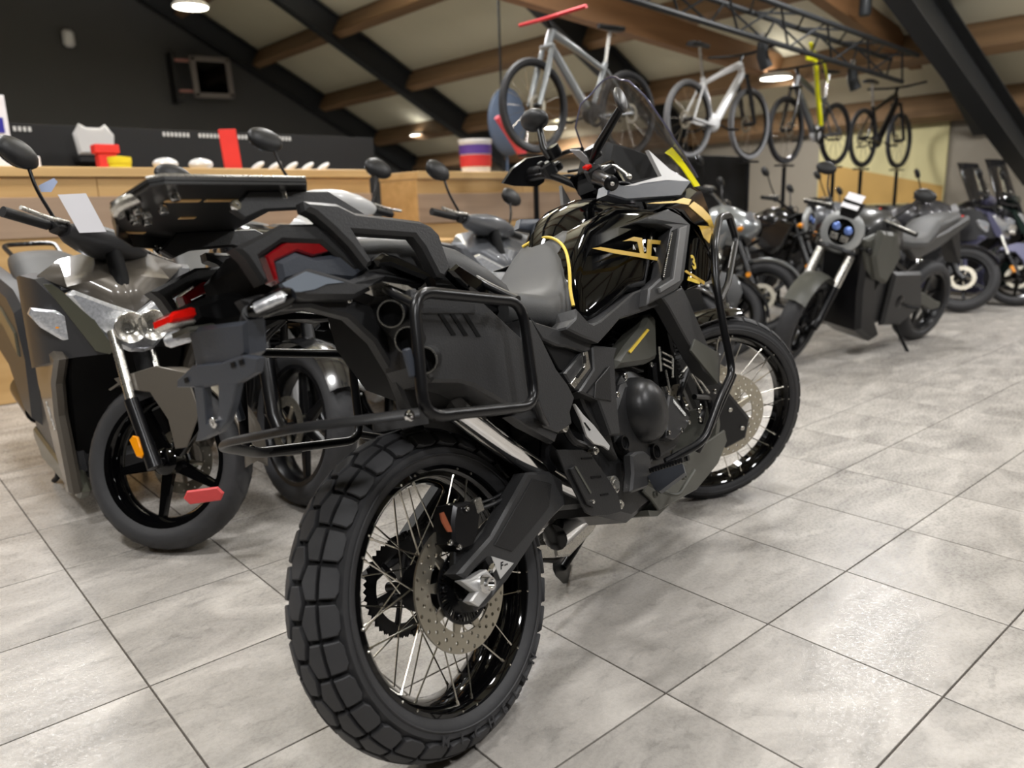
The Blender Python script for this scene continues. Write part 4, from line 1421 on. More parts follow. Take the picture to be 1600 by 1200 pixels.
# oil window and filler
for (q, r_) in (((0.5827,-0.182,0.4658), .02), ((0.7254,-0.182,0.4032), .022)):
    MB().lathe([(0, .004), (r_ * .7, .004), (r_ * .75, 0), (r_, -.004), (r_, .01)], c=q, n=28, closed=False).build('oil_window', DEEP, bike)
    MB().lathe([(r_ * .8, -.005), (r_ * .95, -.005), (r_ * .95, 0), (r_ * .8, 0)], c=q, n=28).build('window_ring', SATIN, bike)
# radiator, hoses, small hardware seen between the panels
m = MB()
for k in range(22):
    m.box((1.03 + .0022 * k, 0, .55 + k * .014), (.03, .32, .004))
m.box((1.0, 0, .7), (.02, .34, .32), Matrix.Rotation(R(8), 3, 'Y'))
m.build('radiator', DEEP, bike)
m = MB()
for k in range(3):
    m.cyl((0.9458,-0.16,0.6407), (1.0048,-0.16,0.6151), .0025, n=6)
for (x0, z0, x1, z1) in ():
    pass
LAD = [[(0.8779,-0.19,0.6647),(0.8535,-0.19,0.5992)], [(0.9405,-0.19,0.6205),(0.9114,-0.19,0.5695)], [(0.8853,-0.19,0.6487),(0.9386,-0.19,0.6246)], [(0.8796,-0.19,0.6312),(0.9298,-0.19,0.6092)], [(0.8721,-0.19,0.6178),(0.9211,-0.19,0.5939)], [(0.8813,-0.19,0.5976),(0.8754,-0.19,0.5358)], [(1.115,-0.15,0.5775),(0.9866,-0.15,0.5464)], [(1.1155,-0.16,0.5512),(1.1866,-0.16,0.4711)], [(1.096,-0.16,0.5508),(1.1417,-0.16,0.4807)]]
for a_, b_ in LAD:
    m.cyl(a_, b_, .0035, n=8)
m.build('wire_ladder_bracket', ALU, bike)
m = MB()
for P in ([(0.8779,-0.16,0.6225),(0.8648,-0.16,0.584),(0.8555,-0.16,0.5451),(0.8391,-0.16,0.5301)], [(1.1236,-0.15,0.5759),(0.9963,-0.15,0.5014),(1.0264,-0.15,0.4355)], [(1.1734,-0.14,0.5064),(1.1644,-0.14,0.4252),(1.1204,-0.14,0.3942)], [(1.058,-0.17,0.4848),(1.1557,-0.17,0.4596),(1.1423,-0.17,0.4051)]):
    MB().tube(P, .009, 8, fil=.02).build('coolant_hose', SATIN, bike)
for q in ((0.5744,-0.2,0.5894), (0.6332,-0.2,0.6255), (0.8391,-0.17,0.6239), (1.1182,-0.15,0.5911), (1.0328,-0.19,0.4556), (1.0141,-0.19,0.4481), (1.0079,-0.19,0.4222), (1.0833,-0.222,0.4866)):
    MB().bolt(q, (0, -1, 0), .0075, .007).build('engine_bolt', CHROME, bike)


# belly: skid plate, exhaust header, linkage, foot peg
m = MB()
SK = [(0.7074,0.2481),(0.6803,0.2891),(0.6522,0.3192),(0.7027,0.3441),(0.9006,0.3359),(1.2341,0.3396),(1.2317,0.3018),(1.1286,0.2569),(0.9507,0.2303)]
m.prism(SK, -.16, -.15, bev=.003)
m.prism(SK, .15, .16, bev=.003)
m.prism([(.66, .25), (.7, .235), (1.12, .27), (1.22, .36), (1.24, .42), (1.22, .42), (1.2, .37), (1.11, .285), (.7, .25), (.66, .265)], -.155, .155)
m.build('skid_plate', OLIVE, bike)
m = MB()
for y_ in (-.06, 0, .06):
    m.tube([(.98, y_, .66), (1.08, y_, .58), (1.08, y_, .40), (.98, y_, .31), (.7, y_ * .5, .285), (.52, y_ * .3, .29)], .019, 12, fil=.07)
m.tube([(.56, 0, .288), (.42, -.02, .285)], .034, 14)
m.build('exhaust_header', CHROME, bike)
HG = [(0.3,0.5254),(0.3993,0.4983),(0.428,0.4795),(0.4749,0.4023),(0.499,0.3559),(0.4943,0.3152),(0.4284,0.3281),(0.3699,0.3482),(0.3485,0.3632),(0.3135,0.4576)]
hg = plate(HG, -.182, -.176, 'heel_guard', PLAST, .0015, both=False)
for s_ in ([(0.3824,0.4836),(0.4265,0.4727),(0.4271,0.4679),(0.383,0.4788)], [(0.4013,0.4333),(0.4435,0.4222),(0.4441,0.4173),(0.4012,0.4271)], [(0.4212,0.3834),(0.4542,0.3761),(0.4548,0.3711),(0.4218,0.3786)]):
    decal(s_, -.1825, DEEP, hg, 'guard_slot')
MB().prism([(0.3209,0.4739),(0.3456,0.4742),(0.3926,0.377),(0.3729,0.3666),(0.3514,0.3814)], -.19, -.181, bev=.002).build('guard_rib', PLAST, hg)
MB().prism([(0.3365,0.4747),(0.3438,0.4726),(0.3766,0.4002),(0.3703,0.3992)], -.1915, -.189).build('guard_strip', OLIVE, hg)
m = MB()
m.bolt((0.3725,-0.19,0.3801), (0, -1, 0), .005, .004)
m.build('guard_screw', CHROME, hg)
SHP = [(0.3716,0.6102),(0.3938,0.5809),(0.4262,0.5469),(0.4581,0.5029),(0.4708,0.4853),(0.4632,0.4763),(0.4459,0.4904),(0.4093,0.5064),(0.3886,0.5288),(0.3835,0.5711)]
sp = plate(SHP, -.212, -.203, 'silver_heel_plate', CASTALU, .002, both=False, label='bright silver heel plate')
decal([(0.3846,0.5629),(0.3897,0.5617),(0.4048,0.5397),(0.399,0.5396)], -.2128, DEEP, sp, 'plate_slot')
plate([(0.4469,0.6295),(0.4666,0.6159),(0.5197,0.5882),(0.5388,0.5316),(0.5379,0.466),(0.5432,0.4316),(0.5098,0.4737),(0.4884,0.5246),(0.4568,0.5832)], -.18, -.12, 'frame_spar', PLAST, .006)
m = MB().prism([(0.4982,0.502),(0.5819,0.4799),(0.6514,0.3822),(0.7139,0.3638),(0.7334,0.2941),(0.6387,0.2891),(0.6016,0.3188),(0.5698,0.3892)], -.12, .12, bev=.02)
m.build('frame_lower', DEEP, bike)
for q, r_ in (((0.5212,-0.165,0.3776), .022), ((0.5162,-0.17,0.3278), .012), ((0.3564,-0.18,0.5655), .014), ((0.6391,-0.15,0.3962), .012), ((0.4385,-0.19,0.4843), .01)):
    q = Vector(q)
    m = MB().lathe([(0, -.006), (r_ * .5, -.006), (r_ * .55, -.002), (r_ * .8, -.002), (r_, .0), (r_, .03)], c=tuple(q), n=24, closed=False)
    m.build('pivot_cap', ALU, bike)
m = MB().tube([(0.3898,-0.17,0.5986),(0.3639,-0.17,0.5666),(0.3849,-0.17,0.5229),(0.4554,-0.17,0.4884)], .009, 8, fil=.02)
m.tube([(0.3325,-0.13,0.5693),(0.3355,-0.13,0.5411),(0.3125,-0.13,0.5018),(0.3313,-0.13,0.4735)], .013, 8, fil=.02)
m.bolt((0.3112,-0.16,0.5705), (0, -1, 0), .01, .01).bolt((0.3038,-0.16,0.5486), (0, -1, 0), .01, .01)
m.build('shock_linkage', SATIN, bike)
# brake pedal carrier and foot peg
m = MB().prism([(0.5751,0.4336),(0.6037,0.4357),(0.6445,0.4262),(0.6673,0.4078),(0.651,0.3643),(0.6148,0.3378),(0.5404,0.348),(0.5304,0.3544),(0.5599,0.3915)], -.2, -.17, bev=.006)
fp = m.build('footpeg_bracket', PLAST2, bike)
PG = [(0.6244,-0.2,0.3644),(0.6194,-0.22,0.374),(0.6308,-0.3,0.3854),(0.6323,-0.3,0.3619),(0.6267,-0.22,0.3212),(0.6396,-0.2,0.3257)]
MB().slab(PG, (.018, .006, -.012)).build('foot_peg', BLUEP, fp)
m = MB()
a_, b_ = Vector((0.6306,-0.21,0.3718)), Vector((0.6357,-0.3,0.3873))
for k in range(12):
    q = a_.lerp(b_, k / 11)
    m.box(q + Vector((0, 0, .006)), (.012, .005, .012))
    m.box(q + Vector((.03, 0, .002)), (.012, .005, .012))
m.build('peg_teeth', SATIN, fp)
m = MB().tube([(0.6227,-0.19,0.3523),(0.6746,-0.21,0.3034),(0.6999,-0.23,0.2849),(0.803,-0.24,0.3228)], .006, 8, fil=.03)
m.bolt((0.7272,-0.24,0.3277), (0, -1, 0), .009, .01).bolt((0.6324,-0.2,0.3126), (0, -1, 0), .009, .008)
m.build('brake_pedal', OLIVE, fp)

# ---------------------------------------------------------------- lower rear: side stand, silver linkage, hugger
m = MB().prism([(0.4365,0.2617),(0.6435,0.2803),(0.6727,0.2479),(0.6193,0.2298),(0.4907,0.2097),(0.4333,0.2286)], .0, .1, bev=.006)
m.build('bottom_linkage', ALU, bike)
m = MB().tube([(0.8885,0.12,0.2225),(0.8504,0.16,0.1931),(0.7533,0.2,0.1167),(0.7155,0.21,0.0957)], [.014, .013, .012, .012], 12, fil=.02)
ss = m.build('side_stand', SATIN, bike, 50)
MB().slab([(0.6721,0.2,0.1246),(0.7929,0.24,0.0862),(0.764,0.22,0.0276),(0.6447,0.17,0.0728),(0.6195,0.17,0.1063)], (.02, .02, .012)).build('stand_foot', SATIN, ss)
MB().tube([(0.5412,0.14,0.1857),(0.5997,0.14,0.1591),(0.7589,0.14,0.1721),(0.8443,0.14,0.2082)], .008, 8, fil=.02).build('stand_spring_bar', SATIN, ss)
m = MB().prism([(0.185,0.6596),(0.3625,0.5749),(0.4203,0.509),(0.4361,0.4315),(0.3383,0.461),(0.2742,0.5486),(0.2028,0.6045)], -.1, .1, bev=.01)
m.build('rear_hugger', DEEP, bike)
# shock absorber
m = MB()
for k in range(60):
    pass
hel = [(.30 + .10 * t / 60 + 0 * t, .045 * math.cos(t * .75), .50 + .0045 * t + .012 * math.sin(t * .75)) for t in range(60)]
m.tube(hel, .006, 6)
m.cyl((.30, 0, .47), (.41, 0, .8), .022, n=14)
m.build('shock_absorber', SATIN, bike)

# ---------------------------------------------------------------- front end (steered)
m = MB()
for s in (-1, 1):
    m.cyl((-.04, s * .105, .12), (-.04, s * .105, .70), .025, n=20)
m.build('fork_tube', SATIN, bike, T=MF)
m = MB()
for s in (-1, 1):
    m.cyl((-.04, s * .105, .03), (-.04, s * .105, .30), .030, n=20)
    m.prism([(-.07, .08), (-.03, .09), (.02, .01), (.02, -.03), (-.02, -.03), (-.06, .0)], s * .09, s * .125, bev=.006)
m.cyl((0, -.13, 0), (0, .13, 0), .012, n=16)
m.build('fork_lower', PLAST2, bike, T=MF)
for s in (-1, 1):
    m = MB().prism([(-.075, .30), (-.045, .32), (-.0, .20), (-.0, .05), (-.05, -.035), (-.09, .0), (-.1, .1)], s * .125, s * .14, bev=.006)
    m.build('fork_guard', PLAST, bike, T=MF)
    m = MB().prism([(-.165, .02), (-.09, .05), (-.075, -.06), (-.11, -.12), (-.16, -.09)], s * .07, s * .12, bev=.01)
    cal_f = m.build('front_caliper', SATIN, bike, T=MF)
for z_ in (.52, .70):
    m = MB().prism([(-.08, -.13), (-.08, .13), (.0, .13), (.04, .06), (.04, -.06), (.0, -.13)], z_, z_ + .03, 'z', bev=.005)
    m.build('triple_clamp', SATIN, bike, T=MF)
for s in (-1, 1):
    m = MB().prism([(-.095, .34), (-.02, .34), (.03, .10), (.055, -.02), (.01, -.08), (-.07, -.07), (-.12, .02)], s * .098, s * .15, bev=.012)
    fl_ = m.build('axle_carrier', PLAST, bike, T=MF)
    for x_, z_ in ((.0, .06), (.01, -.03), (-.06, .0)):
        MB().bolt((x_, s * .15, z_), (0, s, 0), .008, .006).build('carrier_bolt', ALU, fl_, T=MF)
# front mudguard
m = MB()
rings = []
for k in range(22):
    a_ = R(38 + 92 * k / 21)
    ring = []
    for j in range(9):
        u = (j - 4) / 4
        rr = .375 - .02 * u * u
        wv = .062 * (1.0 if k > 5 else .5 + k * .1)
        ring.append((rr * math.cos(a_ + .2), u * wv, rr * math.sin(a_ + .2)))
    for j in range(8, -1, -1):
        u = (j - 4) / 4
        rr = .370 - .02 * u * u
        wv = .059 * (1.0 if k > 5 else .5 + k * .1)
        ring.append((rr * math.cos(a_ + .2), u * wv, rr * math.sin(a_ + .2)))
    rings.append(ring)
m.loft(rings)
m.build('front_mudguard', GLOSS, bike, 50, T=MF)
# handlebar; z along the fork
HBZ = .985
m = MB().tube([(-.105, -.37, HBZ + .03), (-.08, -.2, HBZ + .02), (-.03, -.08, HBZ - .06), (-.03, .08, HBZ - .06), (-.08, .2, HBZ + .02), (-.12, .37, HBZ + .015)], .0125, 12, fil=.05)
hb = m.build('handlebar', SATIN, bike, 50, T=MF)
for s in (-1, 1):
    d = Vector((-.03, s * .17, 0)).normalized()
    p = Vector((-.10, s * .37, HBZ + .03))
    m = MB()
    for k in range(12):
        q = p - d * (.125 - k * .0105)
        m.cyl(q, q + d * .0075, .0175, n=16)
        m.cyl(q + d * .0075, q + d * .0105, .0155, n=16)
    m.build('grip', PLAST, hb, 40, T=MF)
    m = MB().lathe([(0, -.012), (.012, -.012), (.0205, -.006), (.0205, .022), (0, .022)], n=22, closed=False)
    Rq = Matrix.Translation(p + d * .02) @ (Vector((0, -1, 0)).rotation_difference(d)).to_matrix().to_4x4()
    m.build('bar_end', SATIN, hb, 40, T=MF @ Rq)
    MB().bolt((0, 0, 0), d, .006, .006).build('bar_end_bolt', CHROME, hb, 40, T=MF @ Matrix.Translation(p + d * .032))
    m = MB().box(tuple(p - d * .165), (.045, .05, .05), bev=.008).box(tuple(p - d * .15 + Vector((.03, 0, -.01))), (.05, .03, .03), bev=.006)
    sw = m.build('switch_gear', PLAST, hb, T=MF)
    MB().box(tuple(p - d * .16 + Vector((-.012, 0, .03))), (.02, .03, .012), bev=.003).build('switch_button', REDL if s < 0 else PLAST, hb, T=MF)
    m = MB().tube([p - d * .19 + Vector((.03, 0, .0)), p - d * .14 + Vector((.06, 0, -.005)), p - d * .0 + Vector((.055, 0, -.012)), p + d * .03 + Vector((.05, 0, -.01))], .0055, 8, fil=.03)
    m.ball(p + d * .03 + Vector((.05, 0, -.01)), .009, n=10, m=6)
    m.build('lever', ALU if s < 0 else SATIN, hb, 50, T=MF)
    # reservoir / perch
    m = MB().lathe([(0, .0), (.02, 0), (.022, .006), (.022, .035), (0, .035)], c=tuple(p - d * .2 + Vector((.03, 0, .03))), axis='z', n=20, closed=False)
    m.build('fluid_reservoir', SATIN, hb, T=MF)
    # mirror
    r0 = p - d * .19 + Vector((.01, 0, .03))
    if s < 0:
        r2 = Vector((0.0465,-0.31,1.1542))
        rt, half = Matrix.Rotation(R(62), 3, 'Z'), (.075, .014, .034)
    else:
        r2 = Vector((-0.0012,0.31,1.1396))
        rt, half = Matrix.Rotation(R(20), 3, 'Z'), (.03, .070, .040)
    r1 = r0.lerp(r2, .35) + Vector((-.01, 0, 0))
    MB().tube([r0, r1, r2], [.008, .013, .011], 10).build('mirror_stem', SATIN, hb, 50, T=MF)
    c_ = r2 + (rt @ Vector((.03, 0, .012)) if s < 0 else Vector((0, .02, .02)))
    ms = MB().ball(c_, 1.0, *half, n=22, m=12, rot=rt).build('mirror', PLAST2, hb, 60, T=MF)
GD = [(-0.2011,0.37,1.0339),(-0.1454,0.37,1.0589),(-0.0833,0.37,1.0623),(-0.0125,0.37,1.0329),(-0.0427,0.37,0.9896),(-0.0707,0.37,0.96),(-0.0991,0.37,0.959),(-0.1713,0.37,1.0055)]
MB().slab(GD, tuple(-.03 * k for k in (0.0, 1.0, 0.0))).build('hand_guard', SATIN, hb, 30, T=MF)
for s in (1,):
    # hand guard of the left grip seen beyond the tank
    P = [(-.13, s * .40, HBZ + .03), (-.04, s * .42, HBZ + .02), (.06, s * .36, HBZ + .02), (.075, s * .24, HBZ + .02)]
    MB().tube(P, .008, 8, fil=.04).build('hand_guard_bar', SATIN, hb, 50, T=MF)
m = MB()
for k, (a_, b_) in enumerate([((-.09, -.2, HBZ), (-.02, -.02, .62)), ((-.05, -.18, HBZ - .02), (.0, -.04, .66)), ((-.07, .2, HBZ), (-.02, .05, .62)), ((-.03, .16, HBZ), (.01, .03, .68))]):
    a_, b_ = Vector(a_), Vector(b_)
    m.tube([a_, a_ + Vector((.07, 0, -.03)), (a_ + b_) / 2 + Vector((.09, 0, 0)), b_], .005, 8, fil=.06)
m.build('control_cable', PLAST, hb, 50, T=MF)
MB().slab([(.0, -.05, HBZ + .0), (-.0, .03, HBZ + .0), (-.03, .035, HBZ + .08), (-.03, -.05, HBZ + .08)], (.002, 0, .001)).build('paper_tag', PAPER, hb, T=MF, label='small white paper tag at the ignition')
m = MB().cyl((.05, 0, .52), (.05, 0, .82), .03, n=16)
m.build('steering_head', SATIN, bike, T=MF)

# ================================================================ OTHER MACHINES
def simple_tyre(Ro, W, rr, n=56, grooves=True):
    m = MB()
    prof = []
    for t in range(-90, 91, 15):
        tt = R(t)
        prof.append((Ro + .8 * W * (math.cos(tt) - 1), W * math.sin(tt)))
    lo = Ro - .8 * W
    prof += [(lo * .6 + rr * .4, W * .97), (rr, W * .72), (rr, -W * .72), (lo * .6 + rr * .4, -W * .97)]
    m.lathe(prof, n=n)
    if grooves:
        # slanting tread sipes as thin raised ribs on the crown
        for k in range(26):
            for s in (-1, 1):
                a0 = 2 * PI * k / 26 + (.12 if s > 0 else 0)
                q = [tyre_pt(Ro, W, a0 + .16 * f_, s * (8 + 50 * f_), .0012, 0) for f_ in (0, .33, .66, 1)]
                q2 = [tyre_pt(Ro, W, a0 + .16 * f_ + .035, s * (8 + 50 * f_), .0012, 0) for f_ in (0, .33, .66, 1)]
                m.add(q + q2, [(i, i + 1, 5 + i, 4 + i) for i in range(3)])
    return m


def cast_wheel(parent, T, Ro, W, rr, metal, spokes=6, disc=True, disc_side=-1, nm='wheel'):
    simple_tyre(Ro, W, rr).build('tyre', RUBBER, parent, 50, T)
    m = MB().lathe([(rr, -W * .75), (rr + .004, -W * .8), (rr - .012, -W * .78), (rr - .026, -W * .4), (rr - .03, 0), (rr - .026, W * .4), (rr - .012, W * .78), (rr + .004, W * .8), (rr, W * .75)], n=56)
    r_ = m.build('rim', metal, parent, 50, T)
    m = MB().lathe([(0, -W * .8), (.03, -W * .8), (.045, -W * .6), (.045, W * .6), (.03, W * .8), (0, W * .8)], n=28, closed=False)
    m.build('hub', metal, parent, 50, T)
    sm = MB()
    sm.prism([(.03, -.022), (rr - .02, -.012), (rr - .02, .012), (.03, .022)], -.012, .012, bev=.004)
    me = sm.mesh('wheel_spoke', metal, 40)
    for k in range(spokes):
        o = bpy.data.objects.new('wheel_spoke', me)
        COL.objects.link(o)
        o.parent = r_
        o.matrix_local = T @ Matrix.Rotation(2 * PI * k / spokes + .3, 4, 'Y')
    if disc:
        m = MB()
        perf_ring(m, .075, .112, disc_side * (W + .012), disc_side * (W + .016), 30, 2, .004)
        for k in range(5):
            a_ = 2 * PI * k / 5
            m.cyl((.03 * math.cos(a_), disc_side * (W + .012), .03 * math.sin(a_)), (.08 * math.cos(a_), disc_side * (W + .014), .08 * math.sin(a_)), .008, n=6)
        m.build('brake_disc', STEEL, parent, 30, T)


def mirror_unit(parent, base, top, side, T=None, face=-1, size=.062, shape='oval'):
    m = MB().tube([base, Vector(base).lerp(Vector(top), .5) + Vector((0, side * .02, 0)), top], .006, 8, fil=.04)
    m.build('mirror_stem', SATIN, parent, 50, T)
    c = Vector(top) + Vector((0, side * .03, .02))
    m = MB().ball(c, size, .38, 1.15 if shape == 'oval' else .95, .72 if shape == 'oval' else .95, n=18, m=10)
    ms = m.build('mirror', PLAST, parent, 60, T)
    Q = Matrix.Translation(c + Vector((face * size * .30, 0, 0))) @ Matrix.Rotation(R(90), 4, 'Z') @ Matrix.Diagonal((size * 1.0, .05, size * (.6 if shape == 'oval' else .82), 1))
    MB().lathe([(0, 0), (.9, 0), (.9, .06), (0, .06)], n=22, closed=False).build('mirror_face', MIRR, parent, 60, (T @ Q) if T is not None else Q)


def scooter(M, label, body, trim, side, lens=True, steer=0.0, group=None, screen=None, card=None, tagc=None, word=None, cat='scooter', name='scooter', seatm=None):
    """x ahead, front tyre stands at the origin, rear tyre at x = -1.33"""
    t = thing(name, label, cat, M, group)
    seatm = seatm or SEATM
    # steered wheel with its fork
    ax = Matrix.Rotation(R(-26), 4, 'Y')
    S = Matrix.Translation((0, 0, .291)) @ ax @ Matrix.Rotation(steer, 4, 'Z') @ ax.inverted()
    cast_wheel(t, S, .291, .054, .214, GLOSS, 5, True, 1)
    cast_wheel(t, Matrix.Translation((-1.33, 0, .285)), .285, .060, .21, GLOSS, 5, False)
    SA = Matrix.Translation((0, 0, .291)) @ ax @ Matrix.Rotation(steer, 4, 'Z')     # z runs up the fork
    m = MB()
    for s in (-1, 1):
        m.cyl((-.02, s * .088, .18), (-.02, s * .088, .46), .017, n=14)
    m.build('fork_tube', ALU, t, 50, SA)
    m = MB()
    for s in (-1, 1):
        m.tube([(0, s * .088, -.02), (-.01, s * .088, .10), (-.02, s * .088, .22)], [.026, .022, .023], 12)
    m.cyl((0, -.1, 0), (0, .1, 0), .013, n=12)
    m.build('fork_lower', SATIN, t, 50, SA)
    for s in (-1, 1):
        MB().prism([(-.045, .09), (-.028, .10), (-.012, .09), (-.01, .03), (-.02, .02), (-.035, .03)], s * .105, s * .118, bev=.004).build('fork_reflector', ORANGE, t, 40, SA)
    # front mudguard with two cheeks
    m = MB()
    rings = []
    for k in range(16):
        a_ = R(8 + 125 * k / 15)
        rings.append([(.318 * math.cos(a_), u * .07, .318 * math.sin(a_) - (.02 * u * u)) for u in (-1, -.6, 0, .6, 1)] +
                     [(.312 * math.cos(a_), u * .066, .312 * math.sin(a_) - .02 * u * u) for u in (1, .6, 0, -.6, -1)])
    m.loft(rings)
    for s in (-1, 1):
        m.prism([(-.20, .25), (-.05, .31), (.06, .30), (.13, .18), (.10, .06), (.06, .05), (.02, .14), (-.06, .22), (-.16, .22)], s * .066, s * .076, bev=.003)
    m.build('front_mudguard', body, t, 40, S)
    # nose hood, a wedge with a ridge
    hood_l = [(-.20, .0, .79), (-.26, -.08, .82), (-.33, -.17, .865), (-.38, -.235, .905), (-.44, -.14, .945), (-.45, 0, .965)]
    m = MB()
    m.add([(-.165, 0, .775), (-.23, -.075, .815), (-.30, -.165, .87), (-.36, -.235, .91), (-.44, -.15, .955), (-.45, 0, .985), (-.28, 0, .90)],
          [(0, 6, 1), (1, 6, 2), (2, 6, 5, 4), (2, 4, 3)])
    m.add([(-.165, 0, .775), (-.23, .075, .815), (-.30, .165, .87), (-.36, .235, .91), (-.44, .15, .955), (-.45, 0, .985), (-.28, 0, .90)],
          [(0, 1, 6), (1, 2, 6), (2, 4, 5, 6), (2, 3, 4)])
    o = m.build('nose_hood', body, t, 12)
    so = o.modifiers.new('thick', 'SOLIDIFY')
    so.thickness = .01
    # headlamp, one V shaped lens
    if lens:
        m = MB()
        outer = [(-.165, .77), (-.16, .82), (-.10, .88), (.0, .79)]
        HL = [(0, .778), (-.07, .812), (-.16, .862), (-.185, .85), (-.16, .80), (-.12, .73), (-.075, .675), (-.04, .65), (0, .645)]
        HL = HL + [(-y, z) for y, z in HL[-2:0:-1]]
        m.prism([(y, z) for y, z in HL], 0, .05, 'x', bev=.012)
        m.v = [Vector((p.x - .175 + .0 - abs(p.y) * .55, p.y, p.z)) for p in m.v]
        hl = m.build('headlamp', CLEARL, t, 30)
        for s in (-1, 1):
            MB().lathe([(.0, -.0), (.018, .0), (.026, .02), (.05, .03), (.052, .026), (.0, -.01)], axis='x', n=24, closed=False).build('reflector_bowl', ALU, hl, 50, Matrix.Translation((-.135, s * .036, .735)))
        for s in (-1, 1):
            SG = [(s * .17, .775), (s * .22, .80), (s * .275, .81), (s * .285, .79), (s * .26, .745), (s * .21, .70), (s * .165, .68), (s * .135, .69), (s * .13, .71)]
            m = MB().prism(SG, 0, .035, 'x', bev=.008)
            m.v = [Vector((p.x - .17 - abs(p.y) * .62, p.y, p.z)) for p in m.v]
            o = m.build('turn_signal', CLEARL, t, 30)
            MB().ball((-.155 - .21 * .62 + .010, s * .2, .742), .02, .5, 1.2, .8, n=10, m=6).build('signal_bulb', ORANGE, o)
    else:
        m = MB().prism([(-.12, .86), (.12, .86), (.15, .74), (.08, .64), (-.08, .64), (-.15, .74)], -.24, -.17, 'x', bev=.02)
        m.build('headlamp', CLEARL, t, 30)
    # bezel strips beside the lamp
    for s in (-1, 1):
        pts = [(-.29, s * .235, .885), (-.27, s * .215, .885), (-.22, s * .135, .80), (-.16, s * .085, .665), (-.165, s * .10, .65), (-.205, s * .13, .66), (-.26, s * .19, .79)]
        if s > 0:
            pts = pts[::-1]
        MB().slab(pts, (.012, 0, 0)).build('lamp_bezel', trim, t, 30)
    # apron body, dark cheeks wrapping to the leg shield
    for s in (-1, 1):
        secs = []
        for (x_, y0, z0, z1) in [(-.20, .10, .645, .66), (-.25, .19, .64, .80), (-.33, .25, .62, .90), (-.42, .275, .60, .91), (-.52, .27, .58, .90)]:
            secs.append([(x_, s * y0, z0), (x_, s * y0, z1), (x_ - .03, s * (y0 - .05), z1 + .005), (x_ - .03, s * (y0 - .06), z0)])
        m = MB().loft(secs)
        m.build('front_cheek', side, t, 25)
        m = MB().prism([(-.28, .66), (-.44, .67), (-.62, .62), (-.62, .50), (-.50, .25), (-.42, .13), (-.36, .14), (-.38, .30), (-.40, .42), (-.36, .54), (-.24, .64)], s * .20, s * .245, bev=.012)
        m.build('leg_shield', body, t, 25)
        m = MB().prism([(-.36, .14), (-.42, .10), (-1.0, .12), (-1.12, .20), (-1.1, .24), (-.6, .18), (-.44, .20)], s * .17, s * .215, bev=.01)
        m.build('sill', trim, t, 25)
        m = MB().prism([(-.46, .26), (-.60, .50), (-.62, .62), (-.80, .58), (-1.0, .40), (-1.1, .24), (-.62, .17), (-.44, .19)], s * .15, s * .205, bev=.012)
        m.build('floor_side', side, t, 25)
        for k in range(3):
            MB().prism([(-.60 - .045 * k, .55 - .06 * k), (-.575 - .045 * k, .54 - .06 * k), (-.62 - .045 * k, .47 - .06 * k), (-.645 - .045 * k, .48 - .06 * k)], s * .2045, s * .2085).build('vent_slot', DEEP, t)
        # rear body
        m = MB().prism([(-.92, .28), (-.84, .56), (-.92, .76), (-1.06, .82), (-1.5, .87), (-1.80, .90), (-1.86, .84), (-1.72, .62), (-1.56, .52), (-1.3, .46), (-1.1, .30)], s * .12, s * .235, bev=.03)
        m.build('rear_side_panel', side, t, 30)
        MB().prism([(-.96, .56), (-1.2, .66), (-1.7, .70), (-1.78, .78), (-1.2, .74), (-.96, .66)], s * .225, s * .243, bev=.006).build('rear_flash', trim, t, 30)
    m = MB().box((-.75, 0, .20), (.62, .36, .10), bev=.03)
    m.build('footboard', side, t)
    m = MB().prism([(-.30, .86), (-.52, .90), (-.56, .6), (-.56, .25), (-.48, .2), (-.40, .5), (-.28, .66)], -.19, .19, bev=.01)
    m.build('inner_shield', DEEP, t)
    m = MB().box((-1.3, 0, .34), (.50, .24, .22), bev=.04).box((-1.2, .14, .30), (.55, .10, .16), bev=.04)
    m.build('engine_unit', CASE, t)
    MB().cyl((-1.5, -.16, .34), (-1.12, -.17, .30), .06, n=16).build('muffler', SATIN, t)
    rings = []
    for (x_, zt, zb, hy) in [(-.92, .80, .74, .10), (-.96, .84, .72, .13), (-1.1, .86, .72, .15), (-1.25, .865, .74, .16), (-1.36, .93, .78, .155), (-1.6, .955, .84, .13), (-1.72, .94, .87, .09)]:
        rings.append(sup_ring(x_, (zt + zb) / 2, hy, (zt - zb) / 2, 3))
    MB().loft(rings).build('seat', seatm, t, 60)
    MB().prism([(-1.80, .82), (-1.86, .84), (-1.86, .76), (-1.76, .72)], -.12, .12, bev=.01).build('tail_lamp', REDL, t)
    MB().box((-1.86, 0, .60), (.01, .18, .16), Matrix.Rotation(R(-12), 3, 'Y')).build('plate_holder', PLAST, t)
    MB().tube([(-1.62, -.1, .93), (-1.8, -.11, .98), (-1.88, 0, .98), (-1.8, .11, .98), (-1.62, .1, .93)], .011, 8, fil=.05).build('grab_bar', SATIN, t)
    # handlebar cowl, grips, levers, mirrors (steered)
    HZ = .755
    m = MB()
    rings = []
    for (y_, hx, hz) in [(-.19, .03, .02), (-.15, .05, .032), (-.07, .07, .045), (0, .075, .048), (.07, .07, .045), (.15, .05, .032), (.19, .03, .02)]:
        rings.append([(hx * math.cos(2 * PI * k / 16) - .02, y_, HZ + .04 + hz * math.sin(2 * PI * k / 16)) for k in range(16)])
    m.loft(rings)
    m.build('handlebar_cowl', side if tagc else body, t, 50, SA)
    MB().box((-.085, 0, HZ + .09), (.03, .16, .06), Matrix.Rotation(R(-30), 3, 'Y'), bev=.01).build('dashboard', GLOSS, t, 35, SA)
    m = MB().cyl((0, 0, .30), (0, 0, HZ + .02), .028, n=14)
    m.build('steering_stem', DEEP, t, 50, SA)
